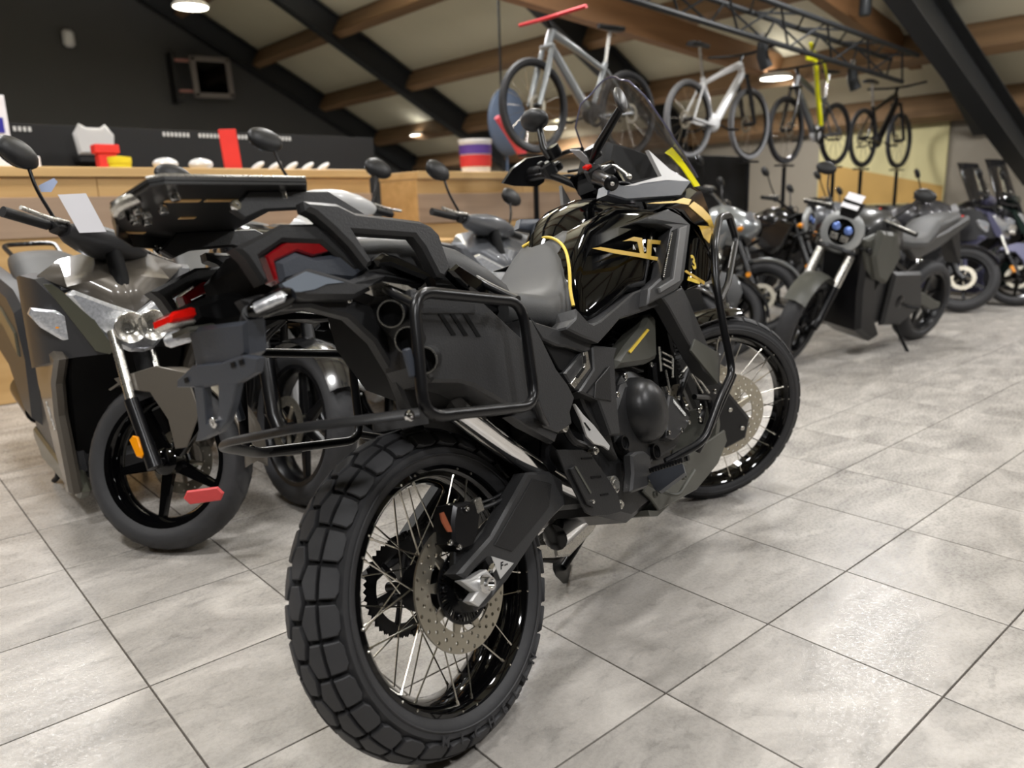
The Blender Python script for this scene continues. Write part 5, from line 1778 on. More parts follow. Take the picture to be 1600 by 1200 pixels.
    hb = MB().tube([(-.07, -.36, HZ + .07), (-.03, -.17, HZ + .05), (-.03, .17, HZ + .05), (-.07, .36, HZ + .07)], .011, 10, fil=.04).build('handlebar', SATIN, t, 50, SA)
    for s in (-1, 1):
        MB().tube([(-.045, s * .23, HZ + .058), (-.072, s * .37, HZ + .071)], .017, 14).build('grip', PLAST, hb, 50, SA)
        MB().tube([(.0, s * .19, HZ + .06), (.0, s * .27, HZ + .05), (-.01, s * .37, HZ + .06)], .007, 8, fil=.03).build('brake_lever', ALU, hb, 50, SA)
        MB().box((-.03, s * .2, HZ + .055), (.05, .05, .045), bev=.008).build('switch_gear', PLAST, hb, 35, SA)
        mirror_unit(hb, (-.03, s * .21, HZ + .08), (-.02, s * .28, HZ + .25), s, SA, -1, .07)
    # centre stand
    m = MB().tube([(-.95, -.14, .2), (-1.0, -.17, .03), (-1.03, -.18, .01)], .012, 8).tube([(-.95, .14, .2), (-1.0, .17, .03), (-1.03, .18, .01)], .012, 8)
    m.tube([(-.95, -.14, .2), (-.95, .14, .2)], .012, 8)
    m.build('centre_stand', SATIN, t)
    if screen:
        rows = []
        for i in range(6):
            f_ = i / 5
            rows.append([(-.30 - .22 * f_ - .14 * (abs(u) ** 2), .19 * u * (1 - .25 * f_), .94 + screen * f_) for u in [k / 5 for k in range(-5, 6)]])
        n_ = 11
        m = MB().add([p for r_ in rows for p in r_], [(i * n_ + k, i * n_ + k + 1, (i + 1) * n_ + k + 1, (i + 1) * n_ + k) for i in range(5) for k in range(10)])
        o = m.build('windscreen', glassy('smoked_screen', (36, 36, 38), .85), t, 60)
        so = o.modifiers.new('thick', 'SOLIDIFY')
        so.thickness = .004
    if word:
        for s in (-1,):
            lettering(word, .035, (-.47, s * .2465, .41), (-.62, 0, .78) if s > 0 else (.62, 0, -.78), (.78, 0, .62), WHITEP, t, 'side_lettering', bold=.0006)
    return t, SA


BRONZE = mat('bronze_grey_paint', (94, 88, 80), 0.38, 0.25, coat=.6, noise_amt=.05, nscale=200)
OLIVEP = mat('olive_metal_paint', (92, 92, 80), 0.35, 0.4, coat=.3, noise_amt=.05, nscale=200)
DSIDE = mat('dark_side_plastic', (52, 52, 54), 0.38, noise_amt=.04, nscale=200)
GREYP = mat('mid_grey_paint', (104, 106, 110), 0.32, .2, coat=.5, noise_amt=.04, nscale=100)
WHITEPT = mat('white_paint', (214, 214, 214), 0.25, coat=.6, noise_amt=.03, nscale=20)
SILVERP = mat('silver_paint', (150, 154, 156), 0.28, .5, coat=.6, noise_amt=.04, nscale=100)
PURP = mat('violet_grey_paint', (96, 96, 122), 0.3, .3, coat=.6, noise_amt=.04, nscale=60)
BLACKP = mat('black_paint', (20, 20, 22), 0.2, coat=.8, noise_amt=.04)
GREENB = mat('green_black_paint', (30, 42, 38), 0.25, coat=.6, noise_amt=.04)

SC1 = frame_matrix(.75, 2.62, 0, R(-90), 0)
s1, s1SA = scooter(SC1, 'bronze-grey scooter at the left with clear V-shaped headlamp and a white card on its handlebar', BRONZE, OLIVEP, DSIDE, steer=R(41), word='AGILITY', tagc=True)
# card and blue tag hanging on its handlebar: things of their own
cm = MB().slab([(-0.22,-0.1667,1.1652),(-0.22,-0.0855,1.1683),(-0.22,-0.0412,1.0448),(-0.22,-0.1214,1.044)], (.002, 0, 0))
o = cm.build('price_card', PAPER, None, 0, SC1)
tag(o, 'blank white price card hanging on the bronze scooter handlebar', 'card')
cm = MB().slab([(-0.28,-0.2046,1.1953),(-0.28,-0.158,1.219),(-0.28,-0.1487,1.207),(-0.28,-0.1715,1.1752),(-0.28,-0.2003,1.1755)], (.002, 0, 0))
o = cm.build('hang_tag', mat('pale_blue_paper', (170, 184, 214), .7, noise_amt=.04), None, 0, SC1)
tag(o, 'pale blue paper tag tied to the bronze scooter mirror stem', 'tag')
# blurred-out red plate beside the wheel, built as a flat piece
m = MB().prism([(-.05, -.022), (.045, -.022), (.06, 0), (.045, .022), (-.05, .022), (-.065, 0)], -.006, .006, bev=.004)
rx = Vector((0.7499,2.32,0.2505))
o = m.build('red_plate', mat('pinkish_red_plastic', (205, 70, 70), .4, noise_amt=.15, nscale=30), None, 30, Matrix.Translation(rx) @ Matrix.Rotation(R(-40), 4, 'Z') @ Matrix.Rotation(R(-6), 4, 'Y'))
tag(o, 'small flat blurred-out red plate in front of the bronze scooter wheel', 'marker')


def moto(M, label, col, col2, group=None, lamp='round', steer=0.0, screen=0.0, bar=.0, big=1.0, card=False, tank_h=0.0, disc=True, cat='motorcycle', name='motorcycle', orange=True, fork=None, wb=1.42):
    """x ahead, front tyre stands at the origin, rear at x = -wb"""
    t = thing(name, label, cat, M, group)
    ax = Matrix.Rotation(R(-26), 4, 'Y')
    S = Matrix.Translation((0, 0, .305)) @ ax @ Matrix.Rotation(steer, 4, 'Z') @ ax.inverted()
    SA = Matrix.Translation((0, 0, .305)) @ ax @ Matrix.Rotation(steer, 4, 'Z')
    cast_wheel(t, S, .305, .058, .225, SATIN, 6, disc, -1)
    if disc:
        cast = None
    cast_wheel(t, Matrix.Translation((-wb, 0, .31)), .31, .075, .225, SATIN, 6, False)
    fork = fork or SATIN
    m = MB()
    for s in (-1, 1):
        m.cyl((-.03, s * .1, .25), (-.03, s * .1, .66), .024 * big, n=16)
    m.build('fork_tube', fork, t, 50, SA)
    m = MB()
    for s in (-1, 1):
        m.tube([(0, s * .1, -.02), (-.03, s * .1, .05), (-.03, s * .1, .28)], [.03, .03, .031], 14)
    m.cyl((0, -.11, 0), (0, .11, 0), .014, n=12)
    m.build('fork_lower', SATIN, t, 50, SA)
    for s in (-1, 1):
        if orange:
            MB().lathe([(0, .0), (.02, .0), (.022, .006), (0, .008)], c=(-.03, s * .135, .2), n=18, closed=False).build('fork_reflector', ORANGE, t, 50, SA)
        MB().box((-.11, s * .08, .06), (.07, .05, .1), bev=.015).build('brake_caliper', SATIN, t, 35, S @ Matrix.Translation((0, 0, 0)))
    m = MB()
    rings = []
    for k in range(14):
        a_ = R(35 + 100 * k / 13)
        rings.append([(.335 * math.cos(a_), u * .075, .335 * math.sin(a_) - .02 * u * u) for u in (-1, -.6, 0, .6, 1)] + [(.329 * math.cos(a_), u * .07, .329 * math.sin(a_) - .02 * u * u) for u in (1, .6, 0, -.6, -1)])
    m.loft(rings)
    m.build('front_mudguard', col2, t, 40, S)
    # engine and frame
    m = MB().prism([(-.52, .30), (-.50, .50), (-.58, .62), (-.78, .60), (-.98, .52), (-1.0, .36), (-.9, .25), (-.62, .24)], -.15, .15, bev=.03)
    m.build('engine_block', CASE, t)
    m = MB()
    for k in range(6):
        m.box((-.56 + .006 * k, 0, .52 + .022 * k), (.2, .22, .008))
    m.build('cooling_fins', CASE, t)
    for s in (-1, 1):
        MB().lathe([(0, s * .055), (.05, s * .05), (.075, s * .03), (.085, 0), (.085, -s * .02)], c=(-.80, s * .14, .40), n=28, closed=False).build('engine_cover', SATIN, t, 50)
        m = MB().tube([(-.32, s * .06, .86), (-.55, s * .14, .74), (-.95, s * .15, .55), (-1.0, s * .13, .38)], .022, 10, fil=.08)
        m.tube([(-.36, s * .06, .74), (-.46, s * .11, .52), (-.5, s * .10, .32), (-.9, s * .12, .26)], .017, 10, fil=.06)
        m.build('frame_tube', SATIN, t, 50)
        m = MB().prism([(-1.0, .40), (-.98, .46), (-1.2, .42), (-wb + .02, .34), (-wb - .05, .32), (-wb - .05, .28), (-wb + .05, .27)], s * .10, s * .13, bev=.008)
        m.build('swingarm', col2 if big > 1 else SATIN, t)
        MB().tube([(-.9, s * .15, .36), (-.95, s * .26, .36)], .013, 10).build('foot_peg', SATIN, t)
    m = MB()
    for y_ in (-.05, .05):
        m.tube([(-.5, y_, .55), (-.40, y_, .45), (-.44, y_, .28), (-.8, y_, .24)], .02, 10, fil=.06)
    m.tube([(-.8, 0, .24), (-1.05, -.12, .28), (-1.4, -.17, .42)], [.025, .03, .05], 14)
    m.build('exhaust', CHROME if big == 1 else SATIN, t, 50)
    # tank, seat, tail
    rings = []
    th = tank_h
    for (x_, zt, zb, hy) in [(-.30, .88, .80, .07), (-.36, .96, .76, .13), (-.46, 1.02 + th, .74, .165), (-.58, 1.02 + th, .74, .175), (-.70, .97 + th * .6, .74, .15), (-.80, .88, .74, .11)]:
        rings.append(sup_ring(x_, (zt + zb) / 2, hy, (zt - zb) / 2, 2.6))
    MB().loft(rings).build('fuel_tank', col, t, 60)
    for s in (-1, 1):
        MB().prism([(-.24, .86), (-.40, .90), (-.56, .80), (-.60, .66), (-.44, .58), (-.34, .66)], s * .14, s * .19, bev=.015).build('tank_shroud', col2, t, 30)
        MB().prism([(-.86, .76), (-1.3, .86), (-1.58, .96), (-1.60, .90), (-1.28, .74), (-1.0, .66)], s * .06, s * .12, bev=.015).build('side_panel', col, t, 30)
    rings = []
    for (x_, zt, zb, hy) in [(-.78, .84, .76, .10), (-.86, .83, .74, .14), (-1.05, .82, .74, .15), (-1.14, .86, .76, .13), (-1.22, .93, .82, .12), (-1.45, .97, .88, .10), (-1.55, .97, .92, .07)]:
        rings.append(sup_ring(x_, (zt + zb) / 2, hy, (zt - zb) / 2, 3))
    MB().loft(rings).build('seat', SEATM, t, 60)
    MB().prism([(-1.56, .92), (-1.64, .95), (-1.64, .90), (-1.56, .88)], -.06, .06, bev=.006).build('tail_lamp', REDL, t)
    MB().prism([(-1.5, .88), (-1.60, .86), (-1.74, .60), (-1.72, .58), (-1.5, .80)], -.06, .06, bev=.008).build('plate_holder', PLAST, t)
    MB().tube([(-.86, .12, .28), (-.90, .20, .14), (-.92, .30, .015)], .012, 8).build('side_stand', SATIN, t)
    # handlebar
    HZ = .74 + bar
    hb = MB().tube([(-.16, -.38, HZ + .06), (-.10, -.18, HZ + .06), (-.03, -.08, HZ - .02 - bar * .6), (-.03, .08, HZ - .02 - bar * .6), (-.10, .18, HZ + .06), (-.16, .38, HZ + .06)], .011, 10, fil=.04).build('handlebar', CHROME if bar > .1 else SATIN, t, 50, SA)
    for s in (-1, 1):
        MB().tube([(-.115, s * .24, HZ + .06), (-.162, s * .385, HZ + .06)], .017, 14).build('grip', PLAST, hb, 50, SA)
        MB().tube([(-.06, s * .18, HZ + .06), (-.05, s * .27, HZ + .05), (-.10, s * .38, HZ + .05)], .006, 8, fil=.03).build('lever', ALU, hb, 50, SA)
        MB().box((-.10, s * .20, HZ + .06), (.045, .05, .045), bev=.008).build('switch_gear', PLAST, hb, 35, SA)
        mirror_unit(hb, (-.10, s * .20, HZ + .08), (-.08, s * .30, HZ + .27), s, SA, -1, .062)
        MB().tube([(.02, s * .12, .56), (.03, s * .19, .56)], .008, 8).ball((.03, s * .2, .56), .02, 1.4, 1, 1, n=12, m=8).build('turn_signal', ORANGE if orange else SATIN, t, 50, SA)
    if big > 1.2:
        MB().prism([(-.30, .80), (-.46, .70), (-.60, .30), (-.72, .16), (-.62, .12), (-.42, .22), (-.34, .5)], -.17, .17, bev=.03).build('front_cover', SATIN, t, 30)
        for s in (-1, 1):
            MB().prism([(-.34, .92), (-.52, .90), (-.62, .74), (-.52, .56), (-.40, .60), (-.30, .76)], s * .17, s * .235, bev=.02).build('side_pod', col2, t, 30)
            MB().prism([(-.66, .62), (-1.0, .60), (-1.12, .34), (-.9, .22), (-.66, .24)], s * .14, s * .19, bev=.02).build('motor_cover', CASE, t, 30)
    for z_ in (.50, .68):
        MB().prism([(-.07, -.13), (-.07, .13), (.02, .13), (.05, .05), (.05, -.05), (.02, -.13)], z_, z_ + .025, 'z', bev=.004).build('triple_clamp', SATIN, t, 35, SA)
    HP = Matrix.Translation((.06, 0, .62)) @ Matrix.Rotation(R(26), 4, 'Y')
    if lamp == 'round':
        MB().lathe([(0, -.12), (.05, -.11), (.085, -.05), (.1, 0), (.1, .03)], axis='x', n=36, closed=False).build('headlamp_shell', SATIN, t, 50, SA @ HP)
        hl = MB().lathe([(.086, .028), (.118, .028), (.138, .015), (.138, -.01), (.1, -.02)], axis='x', n=40, closed=False).build('headlamp_ring', mat('pale_ring', (170, 172, 172), .35, .4, noise_amt=.03), t, 50, SA @ HP)
        MB().lathe([(0, .03), (.06, .028), (.088, .022)], axis='x', n=36, closed=False).build('headlamp_lens', GLOSS, hl, 50, SA @ HP)
        for y_, z_ in ((-.04, .028), (.042, .02)):
            MB().lathe([(0, .01), (.016, .008), (.027, 0)], c=(.03, y_, z_), axis='x', n=18, closed=False).build('projector_lens', mat('blue_lens', (110, 140, 215), .1, .3, coat=1, noise_amt=.05), hl, 50, SA @ HP)
        for y_, z_ in ((-.035, -.035), (.035, -.04)):
            MB().box((.032, y_, z_), (.006, .05, .04), bev=.003).build('lamp_insert', ALU, hl, 35, SA @ HP)
        MB().prism([(-.055, .09), (.055, .09), (.075, .20), (-.06, .205)], -.02, .03, 'x', bev=.01).build('instrument_pod', SATIN, t, 35, SA @ HP)
    elif lamp == 'fairing':
        m = MB()
        rings = []
        for (x_, zc, hy, hz) in [(.16, .60, .03, .03), (.12, .61, .10, .08), (.04, .64, .16, .14), (-.06, .68, .19, .18), (-.16, .70, .17, .17)]:
            rings.append(sup_ring(x_, zc, hy, hz, 2.6, 24))
        m.loft(rings)
        m.build('nose_fairing', col, t, 50, SA)
        for s in (-1, 1):
            MB().prism([(s * .02, .58), (s * .12, .62), (s * .15, .68), (s * .07, .66)], .09, .15, 'x', bev=.01).build('headlamp', CLEARL, t, 30, SA)
    if screen:
        rows = []
        for i in range(6):
            f_ = i / 5
            rows.append([(.02 - .10 * f_ - .10 * (abs(u) ** 2), .17 * u * (1 - .3 * f_), .80 + screen * f_) for u in [k / 5 for k in range(-5, 6)]])
        m = MB().add([p for r_ in rows for p in r_], [(i * 11 + k, i * 11 + k + 1, (i + 1) * 11 + k + 1, (i + 1) * 11 + k) for i in range(5) for k in range(10)])
        o = m.build('windscreen', glassy('smoked_screen', (36, 36, 38), .85), t, 60, SA)
        so = o.modifiers.new('thick', 'SOLIDIFY')
        so.thickness = .004
    return t, SA


# ---- left group, behind the adventure motorcycle
moto(frame_matrix(1.22, 2.66, 0, R(-92), R(7)), 'glossy black motorcycle squeezed between the bronze scooter and the big black one', BLACKP, BLACKP, lamp='fairing', steer=R(6), disc=True, big=1.1, orange=False)
scooter(frame_matrix(2.42, 2.66, 0, R(-92), R(4)), 'mid-grey scooter behind the black fuel tank, clear headlamp facing out', GREYP, GREYP, DSIDE, steer=R(18))
scooter(frame_matrix(1.84, 3.0, 0, R(-90), R(3)) @ Matrix.Scale(1.13, 4), 'white scooter behind the seat of the big black motorcycle', WHITEPT, WHITEPT, SILVERP, steer=R(14))
# ---- right row
scooter(frame_matrix(3.72, 2.75, 0, R(-90), R(6)), 'black maxi scooter with dark screen right of the big motorcycle windscreen', BLACKP, BLACKP, DSIDE, screen=.36, steer=R(20))
slv, _ = scooter(frame_matrix(4.62, 3.10, 0, R(-91), R(6)), 'silver scooter with dark smoked screen beside the gold-striped nose', SILVERP, BLACKP, BLACKP, screen=.42, steer=R(25))
for c_ in slv.children:
    if c_.name.startswith('front_mudguard'):
        c_.data.materials[0] = BLACKP
nk, nkSA = moto(frame_matrix(4.83, 2.66, 0, math.atan2(.21, -1.4), R(10)), 'brown-black roadster with round twin-lens headlamp standing out of the row', mat('graphite_paint', (62, 62, 62), .35, .3, coat=.3, noise_amt=.05), OLIVE, lamp='round', steer=R(20), big=1.25, fork=ALU, tank_h=.0, orange=False)
m = MB().slab([(.0, -.055, .0), (.0, .055, .0), (-.03, .055, .11), (-.03, -.055, .11)], (.002, 0, 0))
o = m.build('paper_note', PAPER, None, 0, frame_matrix(4.83, 2.66, 0, math.atan2(.21, -1.4), R(10)) @ nkSA @ Matrix.Translation((.175, 0, .74)))
tag(o, 'white paper note taped above the round headlamp', 'paper')
moto(frame_matrix(5.64, 3.40, 0, R(-90), R(6)), 'pale silver motorcycle with tall chrome handlebar behind the round headlamp', SILVERP, SILVERP, lamp='fairing', bar=.16, steer=R(20))
moto(frame_matrix(6.60, 3.4, 0, R(-93), R(7)), 'black motorcycle with tall round mirror behind the roadster tank', BLACKP, BLACKP, lamp='round', bar=.08, steer=R(14))
moto(frame_matrix(7.95, 2.72, 0, R(-93), R(8)), 'dark grey motorcycle with bright brake disc and orange fork reflector', mat('anthracite_paint', (66, 66, 70), .3, .3, coat=.5, noise_amt=.04), BLACKP, lamp='fairing', steer=R(22))
moto(frame_matrix(7.42, 3.35, 0, R(-93), R(8)), 'black and grey motorcycle left of the one with the orange reflector', GREYP, BLACKP, lamp='fairing', steer=R(12), bar=.05)
scooter(frame_matrix(8.70, 2.48, 0, R(-93), R(7)), 'violet-grey scooter with clear upright screen near the right edge', PURP, PURP, DSIDE, screen=.45, steer=R(20))
scooter(frame_matrix(9.45, 2.48, 0, R(-93), R(7)), 'dark green-black maxi scooter partly cut by the right edge', GREENB, GREENB, BLACKP, screen=.5, steer=R(15))
moto(frame_matrix(10.08, 2.9, 0, R(-93), R(7)), 'last black motorcycle of the row against the end wall', BLACKP, BLACKP, lamp='fairing', steer=R(12), screen=.2)

# ================================================================ FURNITURE, DISPLAYS, BICYCLES
def counter(a0, a1, b0, depth, h, label, top=OAK, panel=OAKP, kick=True):
    t = thing('wooden_counter', label, 'counter', Matrix.Translation((a0, b0, 0)))
    L = a1 - a0
    MB().box((L / 2, depth / 2 - .02, h - .03), (L, depth, .06), bev=.004).build('worktop', top, t)
    n = max(2, int(L / .9))
    for k in range(n):
        w_ = L / n
        MB().box((w_ * (k + .5), .02, (h - .06) * .5 + .55 * 0), (w_ - .004, .03, h - .07), bev=.002).build('front_panel', panel, t)
    MB().box((.02, depth / 2, h / 2 - .03), (.03, depth - .06, h - .07)).build('side_panel', panel, t)
    MB().box((L - .02, depth / 2, h / 2 - .03), (.03, depth - .06, h - .07)).build('side_panel', panel, t)
    MB().box((L / 2, -.004, h - .30), (L, .012, .24), bev=.002).build('fascia_board', DOAK, t)
    return t


counter(-2.6, 3.34, 5.5, .8, 1.41, 'long oak reception counter behind the scooters on the left')
t = counter(3.75, 6.1, 5.45, .6, 1.40, 'shorter oak counter between the grey scooter and the fuel tank', panel=OAKP)


def pallet(a, b, z, label):
    t = thing('wooden_pallet', label, 'pallet', Matrix.Translation((a, b, z)))
    for y_ in (-.36, 0, .36):
        MB().box((0, y_, .05), (1.0, .09, .08), bev=.004).build('bearer', BEAMW, t)
    for k in range(6):
        MB().box((-.45 + .18 * k, 0, .10), (.12, .8, .018), bev=.002).build('deck_board', OAKP, t)
    for k in range(3):
        MB().box((-.42 + .42 * k, 0, .005), (.12, .8, .018), bev=.002).build('bottom_board', OAKP, t)
    return t


for k in range(7):
    pallet(3.15, 5.06, .01 + k * .125, ['bottom', 'second lowest', 'third', 'middle', 'third from the top', 'second from the top', 'topmost'][k] + ' wooden pallet of the stack behind the white scooter')['group'] = 'pallets stacked by the counter'

# black merchandise back wall with shelf things
MB_ = MB().box((1.4, 7.35, .92), (6.2, .12, 1.84), bev=.004)
bd = MB_.build('display_wall', mat('black_board', (30, 30, 31), .7, noise_amt=.06))
tag(bd, 'low black display wall with white lettering behind the long counter', 'display wall')
for k, (a, wd) in enumerate([(1.35, .16), (2.52, .26), (2.83, .26), (3.12, .26), (3.5, .22)]):
    m = MB()
    for j in range(int(wd / .034)):
        m.box((a - wd / 2 + .034 * j, 7.286, 1.80), (.02, .004, .035))
    m.build('letter_strip', WHITEP, bd)


def shelf_item(name, label, cat, mb, m_, group=None):
    o = mb.build(name, m_)
    tag(o, label, cat, group)
    return o


CT = 1.41
m = MB().prism([(-.13, -.10), (-.15, .06), (-.10, .14), (-.05, .11), (.05, .11), (.09, .14), (.15, .06), (.13, -.10)], -.03, .03, bev=.02)
o = m.build('white_shirt', WHITEPT, None, 40, Matrix.Translation((1.78, 7.1, 1.70)))
tag(o, 'white protective vest standing on the display wall ledge', 'vest')
o = MB().box((0, 0, 0), (.26, .2, .06), bev=.01).build('ledge', mat('black_board', (30, 30, 31), .7), None, 35, Matrix.Translation((1.78, 7.2, 1.57)))
tag(o, 'small black ledge carrying the white vest', 'shelf')
m = MB().box((2.40, 5.9, 1.565), (.13, .02, .30), Matrix.Rotation(R(-4), 3, 'Y'), bev=.003)
o = shelf_item('red_banner', 'narrow red upright sign standing on the long counter', 'sign', m, mat('red_card', (222, 52, 44), .6, noise_amt=.04))
MB().box((2.40, 5.9, 1.415), (.2, .1, .01)).build('sign_foot', PLAST, o)
m = MB().lathe([(0, 0), (.07, 0), (.07, .05), (.075, .05), (.075, .09), (0, .1)], axis='z', c=(1.62, 5.9, CT), n=24, closed=False)
o = shelf_item('yellow_tub', 'yellow tub on the long counter under a red lid', 'tub', m, mat('yellow_plastic', (222, 206, 40), .4, noise_amt=.04))
m = MB().box((1.60, 6.14, CT + .16), (.16, .12, .06), bev=.006).box((1.60, 6.14, CT + .065), (.12, .1, .13), bev=.006)
shelf_item('red_box', 'small black box with red top behind the yellow tub', 'box', m, mat('red_card', (222, 52, 44), .6))
for k, (a, lb) in enumerate([(1.92, 'white cap at the left of the caps on the counter'), (2.17, 'larger white cap on the long counter')]):
    m = MB().ball((a, 5.9, CT + .05), .08, 1.1, .9, .55, n=16, m=8).box((a + .08, 5.85, CT + .01), (.1, .1, .008), bev=.003)
    shelf_item('cap', lb, 'cap', m, WHITEPT, 'caps on the counter')
for k in range(5):
    m = MB().ball((0, 0, .0), .045, 1.5, .6, .5, n=12, m=6, rot=Matrix.Rotation(R(-30), 3, 'Y'))
    o = m.build('white_shoe', WHITEPT, None, 50, Matrix.Translation((2.62 + .14 * k, 5.95, CT + .045)))
    tag(o, ['first', 'second', 'third', 'fourth', 'fifth'][k] + ' white shoe from the red sign along the long counter', 'shoe', 'shoes on the counter')
m = MB().box((.95, 5.9, CT + .04), (.34, .25, .08), bev=.004)
o = shelf_item('magazine_pile', 'pile of pale magazines on the counter behind the scooter mirror', 'magazines', m, PAPER)
m = MB().box((.62, 5.85, CT + .03), (.3, .22, .06), bev=.004)
o = shelf_item('leaflet_box', 'pale pink leaflet box at the far left end of the counter', 'box', m, mat('pale_pink_card', (220, 196, 196), .7, noise_amt=.04))
m = MB().box((.92, 6.5, 1.76), (.36, .02, .36), bev=.004)
o = shelf_item('poster_stand', 'white and blue notice board at the far left edge', 'notice board', m, PAPER)
MB().box((.92, 6.485, 1.74), (.30, .006, .10)).build('blue_band', mat('deep_blue_print', (44, 40, 150), .5, noise_amt=.04), o)
MB().box((.92, 6.53, 1.50), (.03, .03, .2)).build('stand_post', SATIN, o)
# wall monitor on an arm
t = thing('wall_monitor', 'square grey framed monitor on an arm high on the dark wall', 'monitor', Matrix.Translation((6.2, 15.75, 3.72)) @ Matrix.Rotation(R(-2), 4, 'Y'))
for (x_, z_, sx, sz) in ((-.34, 0, .10, .72), (.34, 0, .10, .72), (0, .33, .76, .09), (0, -.33, .76, .09)):
    MB().box((x_, 0, z_), (sx, .07, sz), bev=.008).build('frame', mat('pale_frame', (128, 122, 118), .5, noise_amt=.04), t)
MB().box((0, .02, 0), (.66, .03, .62)).build('screen', GLOSS, t)
for z_ in (.3, -.25):
    MB().box((-.5, .1, z_), (.26, .05, .05)).build('arm', mat('pink_metal', (170, 120, 110), .5, noise_amt=.04), t)
MB().box((-.62, .3, 0), (.1, .3, .9)).build('wall_plate', PLAST, t)
# motion sensor
m = MB().box((0, 0, 0), (.2, .12, .3), bev=.05)
o = m.build('motion_sensor', WHITEPT, None, 40, Matrix.Translation((3.8546,16.1,4.2304)))
tag(o, 'small white motion sensor on the upper left of the dark wall', 'sensor')
# tubs with red white and blue bands
t = thing('paint_tub', 'white tub with violet and red bands on the short oak counter', 'tub', Matrix.Translation((4.62, 5.75, 1.40)))
MB().lathe([(0, 0), (.13, 0), (.15, .30), (0, .30)], axis='z', n=30, closed=False).build('tub_body', PAPER, t)
MB().lathe([(.151, .30), (.158, .30), (.158, .27), (.15, .27)], axis='z', n=30).build('tub_lid', WHITEPT, t)
MB().lathe([(.1475, .17), (.1505, .25), (.1485, .25), (.1455, .17)], axis='z', n=30).build('violet_band', mat('violet_print', (86, 58, 140), .5), t)
MB().lathe([(.142, .06), (.1465, .16), (.144, .16), (.139, .06)], axis='z', n=30).build('red_band', mat('red_print', (196, 50, 52), .5), t)
m = MB().ball((5.5, 6.3, 1.95), .26, 1.0, .25, 1.3, n=24, m=14)
m.cyl((5.5, 6.32, .01), (5.5, 6.32, 1.7), .015, n=10).box((5.5, 6.32, .01), (.3, .3, .02))
o = m.build('display_board', mat('slate_blue', (76, 90, 112), .5, noise_amt=.04), None, 60)
tag(o, 'rounded slate-blue display board on a post behind the tub', 'board')
bdp = o
m = MB().tube([(5.02, 5.9, 1.93), (5.20, 5.9, 1.74), (5.34, 5.9, 1.60)], [.03, .035, .05], 8)
o = m.build('red_strap', mat('pink_red_fabric', (206, 74, 88), .6, noise_amt=.05), bdp, 50)
for k, (px, nm, lb) in enumerate([((3.1, 4.85, .872), 'blue_bottle', 'small pale blue bottle on top of the pallet stack')]):
    m = MB().lathe([(0, 0), (.025, 0), (.025, .10), (.012, .13), (.012, .16), (0, .16)], axis='z', n=18, closed=False)
    o = m.build(nm, mat('pale_blue_plastic', (110, 190, 225), .3, noise_amt=.03), None, 50, Matrix.Translation(px))
    tag(o, lb, 'bottle')

# poster on the end wall
t = thing('wall_poster', 'large pale yellow poster on the end wall below the bicycles', 'poster', Matrix.Translation((EAVE_A - .03, 5.0, 1.55)))
MB().box((0, 0, 0), (.03, 1.75, 1.15), bev=.003).build('poster_board', mat('poster_cream', (206, 196, 146), .6, noise_amt=.04, nscale=3), t)
MB().prism([(-.86, -.56), (.86, -.56), (.86, .05), (-.86, -.35)], -.018, -.0155, 'x').build('poster_field', mat('poster_ochre', (190, 152, 84), .6, noise_amt=.06, nscale=3), t)
# lighting truss above the bicycles
t = thing('lighting_truss', 'dark steel lighting truss hanging above the bicycles', 'truss', Matrix.Translation((2.5, 4.10, 2.84)))
TL = 7.1
PTS = [(-.0, .15, .0), (0, -.15, 0), (0, 0, -.26)]
for (_, y_, z_) in PTS:
    MB().cyl((0, y_, z_ + .1), (TL, y_, z_ - .32 + .1), .025, n=10).build('chord', STEELB, t)
m = MB()
n_ = 17
for k in range(n_):
    x0, x1 = TL * k / n_, TL * (k + 1) / n_
    dz0, dz1 = .1 - .32 * x0 / TL, .1 - .32 * x1 / TL
    for (a_, b_) in ((0, 1), (1, 2), (2, 0)):
        p, q = PTS[a_], PTS[b_]
        if k % 2:
            p, q = q, p
        m = MB().cyl((x0, p[1], p[2] + dz0), (x1, q[1], q[2] + dz1), .011, n=6)
        m.build('lattice_bar', STEELB, t)
for k, (x_, lb) in enumerate([(4.4, 'left black spotlight clamped under the truss'), (6.2, 'right black spotlight clamped under the truss near the big beam')]):
    s_ = thing('spotlight', lb, 'spotlight', Matrix.Translation((2.5 + x_, 4.25, 2.40 - .06 * k)))
    MB().tube([(0, 0, .12), (0, 0, .0), (.05, -.02, -.1)], [.05, .055, .06], 16).build('lamp_can', STEELB, s_)
    MB().box((0, 0, .15), (.04, .04, .1)).build('clamp', ALU, s_)
t = thing('ceiling_speaker', 'black cylinder speaker hanging at the top right of the picture', 'speaker', Matrix.Translation((8.3662,4,2.9756)))
MB().lathe([(0, -.09), (.05, -.09), (.06, -.06), (.06, .09), (0, .09)], axis='z', n=24, closed=False).build('speaker_can', STEELB, t)
MB().cyl((0, 0, .09), (0, 0, .6), .008, n=8).build('hanger', STEELB, t)
m = MB().cyl((5.6, 6.5, 1.4), (5.6, 6.5, 5.2), .012, n=8)
o = m.build('hanging_cable', STEELB)
tag(o, 'thin dark cable hanging from the roof left of the grey bicycle', 'cable')


